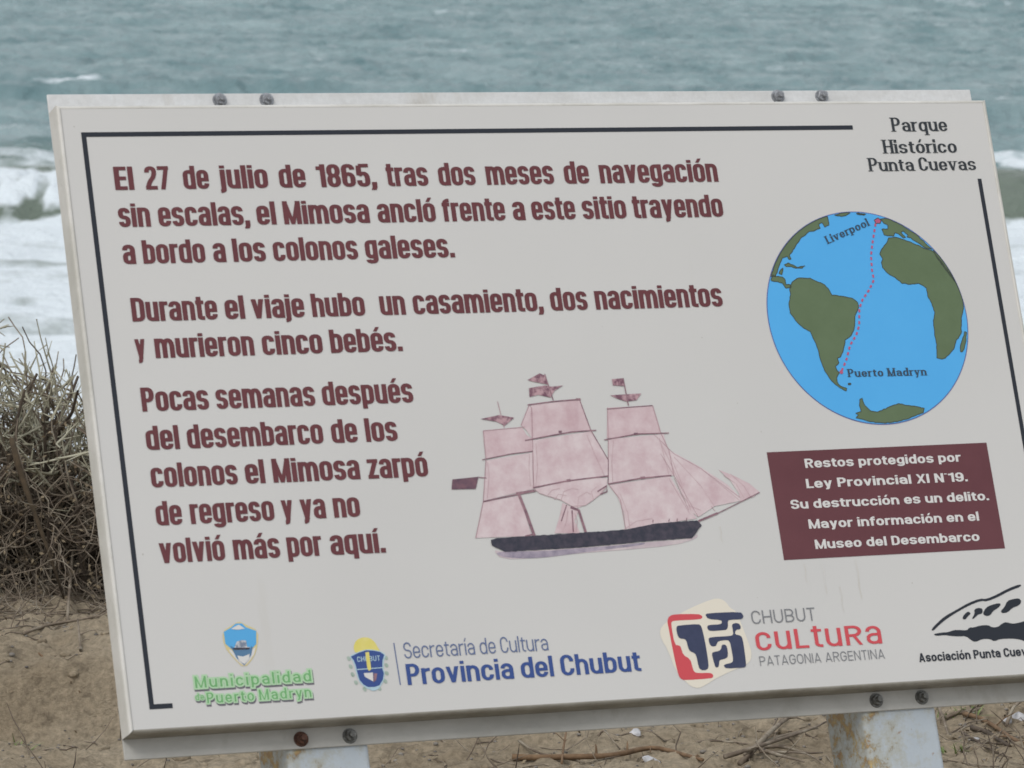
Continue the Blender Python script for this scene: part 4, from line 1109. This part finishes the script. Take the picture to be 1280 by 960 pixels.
lying('root', 'long bent orange brown root crossing the sand below the board', 'root', [(640, 952), (700, 950), (770, 952), (815, 940), (850, 944), (878, 958)], .0075, .004, M_BROWN, .010)
lying('dead_branch', 'grey forked dead branch fanning over the sand beside the right post', 'branch', [(925, 954, .01), (955, 940, .02), (985, 918, .03), (1010, 898, .03)], .008, .0025, M_TWIG, .008,
      forks=([(945, 944), (985, 940), (1028, 950)], [(950, 942), (990, 928), (1022, 918)], [(950, 946), (980, 955), (1005, 962)], [(960, 934), (975, 912), (992, 892)]))
lying('thin_root', 'pale thin root curling across the sand left of the grey branch', 'root', [(862, 935), (880, 928), (915, 930), (950, 938)], .003, .0018, M_TWIG, .006)
lying('dead_branch', 'slim grey branch curving over the sand just left of the right post', 'branch', [(905, 958, .01), (950, 950, .02), (1000, 938, .03), (1032, 925, .03)], .0055, .002, M_TWIG, .010,
      forks=([(930, 955), (960, 930), (975, 900)], [(950, 950), (995, 952), (1030, 958)]))
lying('dry_stem', 'thin yellowish stem on sand under the middle of the board', 'stem', [(648, 940), (690, 948), (730, 955)], .0032, .002, M_TWIG, .006)
lying('dry_stem', 'small upright forked stem under the middle of the board', 'stem', [(702, 958), (704, 946, .015), (708, 934, .03)], .0028, .0018, M_BROWN, .006)
lying('dry_stem', 'thin stem arching between the shells and the board', 'stem', [(748, 920), (756, 930, .02), (775, 940)], .0026, .0014, M_TWIG, .006)
lying('stick', 'short light grey stick just right of the right post', 'stick', [(1180, 900), (1200, 894), (1225, 890)], .0052, .0045, M_TWIG, .007)
lying('stick', 'long brown stick slanting down to the right corner', 'stick', [(1205, 893), (1235, 905), (1262, 925), (1290, 942)], .0058, .0040, M_BROWN, .008)
lying('stick', 'dark broken stick half buried behind the long brown stick', 'stick', [(1215, 912), (1240, 918), (1262, 934)], .0066, .0035, M_OLD, .004)
lying('stick', 'curved pale stick standing close to the right post', 'stick', [(1173, 898, .02), (1180, 912, .01), (1185, 922)], .0040, .0030, M_TWIG, .006)
lying('stick', 'dark twig crossing the sand at the bottom right', 'stick', [(1203, 920), (1225, 932), (1248, 944)], .0035, .0020, M_OLD, .005)
lying('stick', 'grey twig pair lying at the extreme right under the board', 'stick', [(1258, 905), (1270, 892, .02), (1290, 878, .03)], .0042, .0030, M_TWIG, .006)
lying('stick', 'long thin grey twig lying on the sand below the thorny shrub', 'stick', [(30, 795), (70, 782), (125, 778)], .0040, .0022, M_TWIG, .006)
lying('stick', 'pale upright twig in front of the shrub beside the board', 'stick', [(101, 834), (100, 815, .01), (97, 790, .03)], .0042, .0026, M_TWIG, .004)
lying('stick', 'thin forked twig in front of the shrub near the frame', 'stick', [(84, 775), (88, 748, .06), (94, 715, .12), (104, 690, .16)], .0040, .0022, M_TWIG, .004)
lying('stick', 'reddish thin twig lying on the sand left of the board', 'stick', [(25, 805), (60, 822), (100, 838)], .0026, .0015, M_BROWN, .004)

# shell fragments and pebbles
m = Nodes('chalky_shell'); m.color(m.ramp(m.noise(60, 3, .6), [(.3, (.36, .36, .37, 1)), (.7, (.56, .56, .58, 1))])); m.set(Roughness=.6); M_SHELL = m.m
m = Nodes('grey_pebble'); m.color(m.ramp(m.noise(40, 3, .6), [(.3, (.11, .10, .09, 1)), (.7, (.26, .24, .21, 1))])); m.set(Roughness=.85); M_PEB = m.m
def lump(name, px, py, r, mat, seed, flat_=.5, label=None, cat=None, group=None):
    rr = random.Random(seed)
    bm = bmesh.new(); bmesh.ops.create_icosphere(bm, subdivisions=2, radius=1)
    off = Vector((seed * 3.1, seed, 0))
    for v in bm.verts:
        v.co *= 1 + .45 * mnoise.noise(v.co * 1.1 + off)
        v.co = Vector((v.co.x * r, v.co.y * r * .8, v.co.z * r * flat_))
    me = bpy.data.meshes.new(name); bm.to_mesh(me); bm.free(); me.materials.append(mat)
    o = bpy.data.objects.new(name, me); COL.objects.link(o)
    x, y = at(px, py); o.location = (x, y, gz(x, y) + r * flat_ * .45); o.rotation_euler = (rr.uniform(-.4, .4), rr.uniform(-.4, .4), rr.uniform(0, 6))
    tag(o, label, cat, group); return o
lump('shell_fragment', 795, 921, .017, M_SHELL, 1, .5, 'white shell fragment under the board right of its middle', 'shell', 'shell fragments on the sand')
lump('shell_fragment', 813, 955, .019, M_SHELL, 2, .5, 'larger white shell fragment beside the orange brown root', 'shell', 'shell fragments on the sand')
lump('shell_fragment', 1259, 908, .013, M_SHELL, 3, .6, 'small white shell fragment among sticks right of the right post', 'shell', 'shell fragments on the sand')
lump('shell_fragment', 1276, 894, .020, M_SHELL, 4, .6, 'pale lilac shell fragment at the far right edge', 'shell', 'shell fragments on the sand')
lump('shell_fragment', 1220, 925, .009, M_SHELL, 5, .6, 'tiny pale shell chip between the dark sticks', 'shell', 'shell fragments on the sand')

SOILCLOD = M_SOIL
# countless pebbles, twig bits and dry leaf litter
r = random.Random(21)
def scatter_points(n, x0, x1, y0, y1):
    xs_ = np.array([r.uniform(x0, x1) for _ in range(n)]); ys_ = np.array([r.uniform(y0, y1) for _ in range(n)])
    return xs_, ys_, ground_z(xs_, ys_)
X_, Y_, Z_ = scatter_points(2600, -1.7, 1.7, 8.6, 11.6)
V = []; Fc = []
ico = bmesh.new(); bmesh.ops.create_icosphere(ico, subdivisions=1, radius=1)
iv = [v.co.copy() for v in ico.verts]; ifc = [tuple(v.index for v in f.verts) for f in ico.faces]; ico.free()
for x, y, z in zip(X_, Y_, Z_):
    s = r.uniform(.0015, .0055) * (1.6 if r.random() < .06 else 1); b = len(V); ph = r.uniform(0, 6)
    for v in iv:
        k = 1 + .3 * mnoise.noise(v * 1.3 + Vector((x * 50, y * 50, 0)))
        V.append((x + s * k * v.x, y + s * k * v.y * .8, z + s * k * v.z * .6 + s * .2))
    Fc += [tuple(b + i for i in f) for f in ifc]
tag(mesh_obj('pebbles', V, Fc, M_PEB, None, True), 'scattered grit and small pebbles on the sandy soil', kind='stuff')
X_, Y_, Z_ = scatter_points(900, -1.7, 1.6, 8.7, 10.9)
V = []; Fc = []
for x, y, z in zip(X_, Y_, Z_):
    near_ledge = math.exp(-((y - 9.72) / .22) ** 2) if x < -.2 else .15
    if r.random() > .25 + .75 * near_ledge: continue
    s = r.uniform(.005, .014) * (1.7 if r.random() < .1 else 1); b = len(V)
    for v in iv:
        k = 1 + .5 * mnoise.noise(v * 1.5 + Vector((x * 40, y * 40, 0)))
        V.append((x + s * k * v.x * 1.2, y + s * k * v.y, z + s * k * v.z * .7 + s * .1))
    Fc += [tuple(b + i for i in f) for f in ifc]
tag(mesh_obj('soil_clods', V, Fc, SOILCLOD, None, True), 'crumbled clods of sandy soil', kind='stuff')
def litter(name, label, n, x0, x1, y0, y1, mat, lmin, lmax, rad, weight=None):
    t = Tubes()
    X_, Y_, Z_ = scatter_points(n, x0, x1, y0, y1)
    for x, y, z in zip(X_, Y_, Z_):
        if weight and r.random() > weight(x, y): continue
        a = r.uniform(0, math.pi); l_ = r.uniform(lmin, lmax); q = []
        for k in range(4):
            q.append((x + math.cos(a) * l_ * k / 3, y + math.sin(a) * l_ * k / 3)); a += r.uniform(-.35, .35)
        zz = ground_z(np.array([c[0] for c in q]), np.array([c[1] for c in q]))
        up = r.uniform(0, .03) if r.random() < .4 else 0
        t.add([Vector((c[0], c[1], float(zc) + rad * .7 + up * k)) for k, (c, zc) in enumerate(zip(q, zz))], [rad * r.uniform(.6, 1.3)] * 3 + [rad * .4], 3)
    tag(t.build(name, mat, None), label, kind='stuff')
under = lambda x, y: 1.0 if (x < -.85 and y > 10.3) or x > .95 else (.55 if y > 10.2 else (.40 if x > -.15 else .14))
litter('twig_litter', 'dry twig litter lying on the sandy soil', 2600, -1.75, 1.7, 8.8, 11.5, M_TWIG, .03, .12, .0016, under)
litter('dark_twig_litter', 'dark broken twig bits on the sandy soil', 1500, -1.75, 1.7, 8.8, 11.5, M_OLD, .01, .05, .0014, lambda x, y: 1.0 if (x < -.85 and y > 10.35) or x > 1.0 else .05)
litter('dry_grass', 'tangled dead stems round the foot of the thorny shrub', 900, -1.75, -.85, 10.0, 10.70, M_TWIG, .05, .17, .0019, lambda x, y: float(sstep(9.98, 10.45, y + .12 * math.sin(x * 9))))
V = []; Fc = []
X_, Y_, Z_ = scatter_points(5200, -1.75, 1.7, 8.8, 11.5)
for x, y, z in zip(X_, Y_, Z_):
    if r.random() > under(x, y): continue
    a = r.uniform(0, 6.28); l_ = r.uniform(.003, .009); w_ = l_ * .4; tz = r.uniform(0, .006)
    b = len(V); ca, sa = math.cos(a), math.sin(a)
    V += [(x - ca * l_, y - sa * l_, z + .002), (x - sa * w_, y + ca * w_, z + .003 + tz), (x + ca * l_, y + sa * l_, z + .004 + tz), (x + sa * w_, y - ca * w_, z + .003)]
    Fc.append((b, b + 1, b + 2, b + 3))
tag(mesh_obj('leaf_litter', V, Fc, M_LEAF), 'crumbled dry leaves on the sandy soil', kind='stuff')

# green sprouts
def sprout(px, py, n, h, seed, label, mat=M_SPROUT):
    rr = random.Random(seed); x, y = at(px, py); base = Vector((x, y, gz(x, y)))
    V = []; Fc = []
    for k in range(n):
        a = rr.uniform(0, 6.28); d = Vector((math.cos(a), math.sin(a) * .6, rr.uniform(.3, 1.1))).normalized()
        s = Vector((-math.sin(a), math.cos(a), 0)) * rr.uniform(.0016, .003)
        o = Vector((rr.gauss(0, .018), rr.gauss(0, .018), 0)); l_ = h * rr.uniform(.5, 1)
        b = len(V)
        for j in range(4):
            q = o + d * l_ * j / 3 + Vector((0, 0, -.25 * l_ * (j / 3) ** 2)); w_ = s * (1 - .85 * j / 3)
            V += [tuple(q - w_), tuple(q + w_)]
        for j in range(3): Fc.append((b + 2 * j, b + 2 * j + 1, b + 2 * j + 3, b + 2 * j + 2))
    o = mesh_obj('grass_sprout', V, Fc, mat); o.location = base
    tag(o, label, 'plant'); return o
sprout(1214, 889, 26, .045, 1, 'fresh green sprout on the sand right of the right post')
sprout(1192, 886, 18, .035, 2, 'dull olive tuft just beside the right post')
sprout(1190, 945, 22, .045, 3, 'low olive tuft at the bottom right beside the post')
sprout(22, 935, 16, .05, 4, 'small dark green tuft at the bottom left corner')
sprout(18, 705, 40, .09, 5, 'yellow green feathery tuft in front of the thorny shrub')
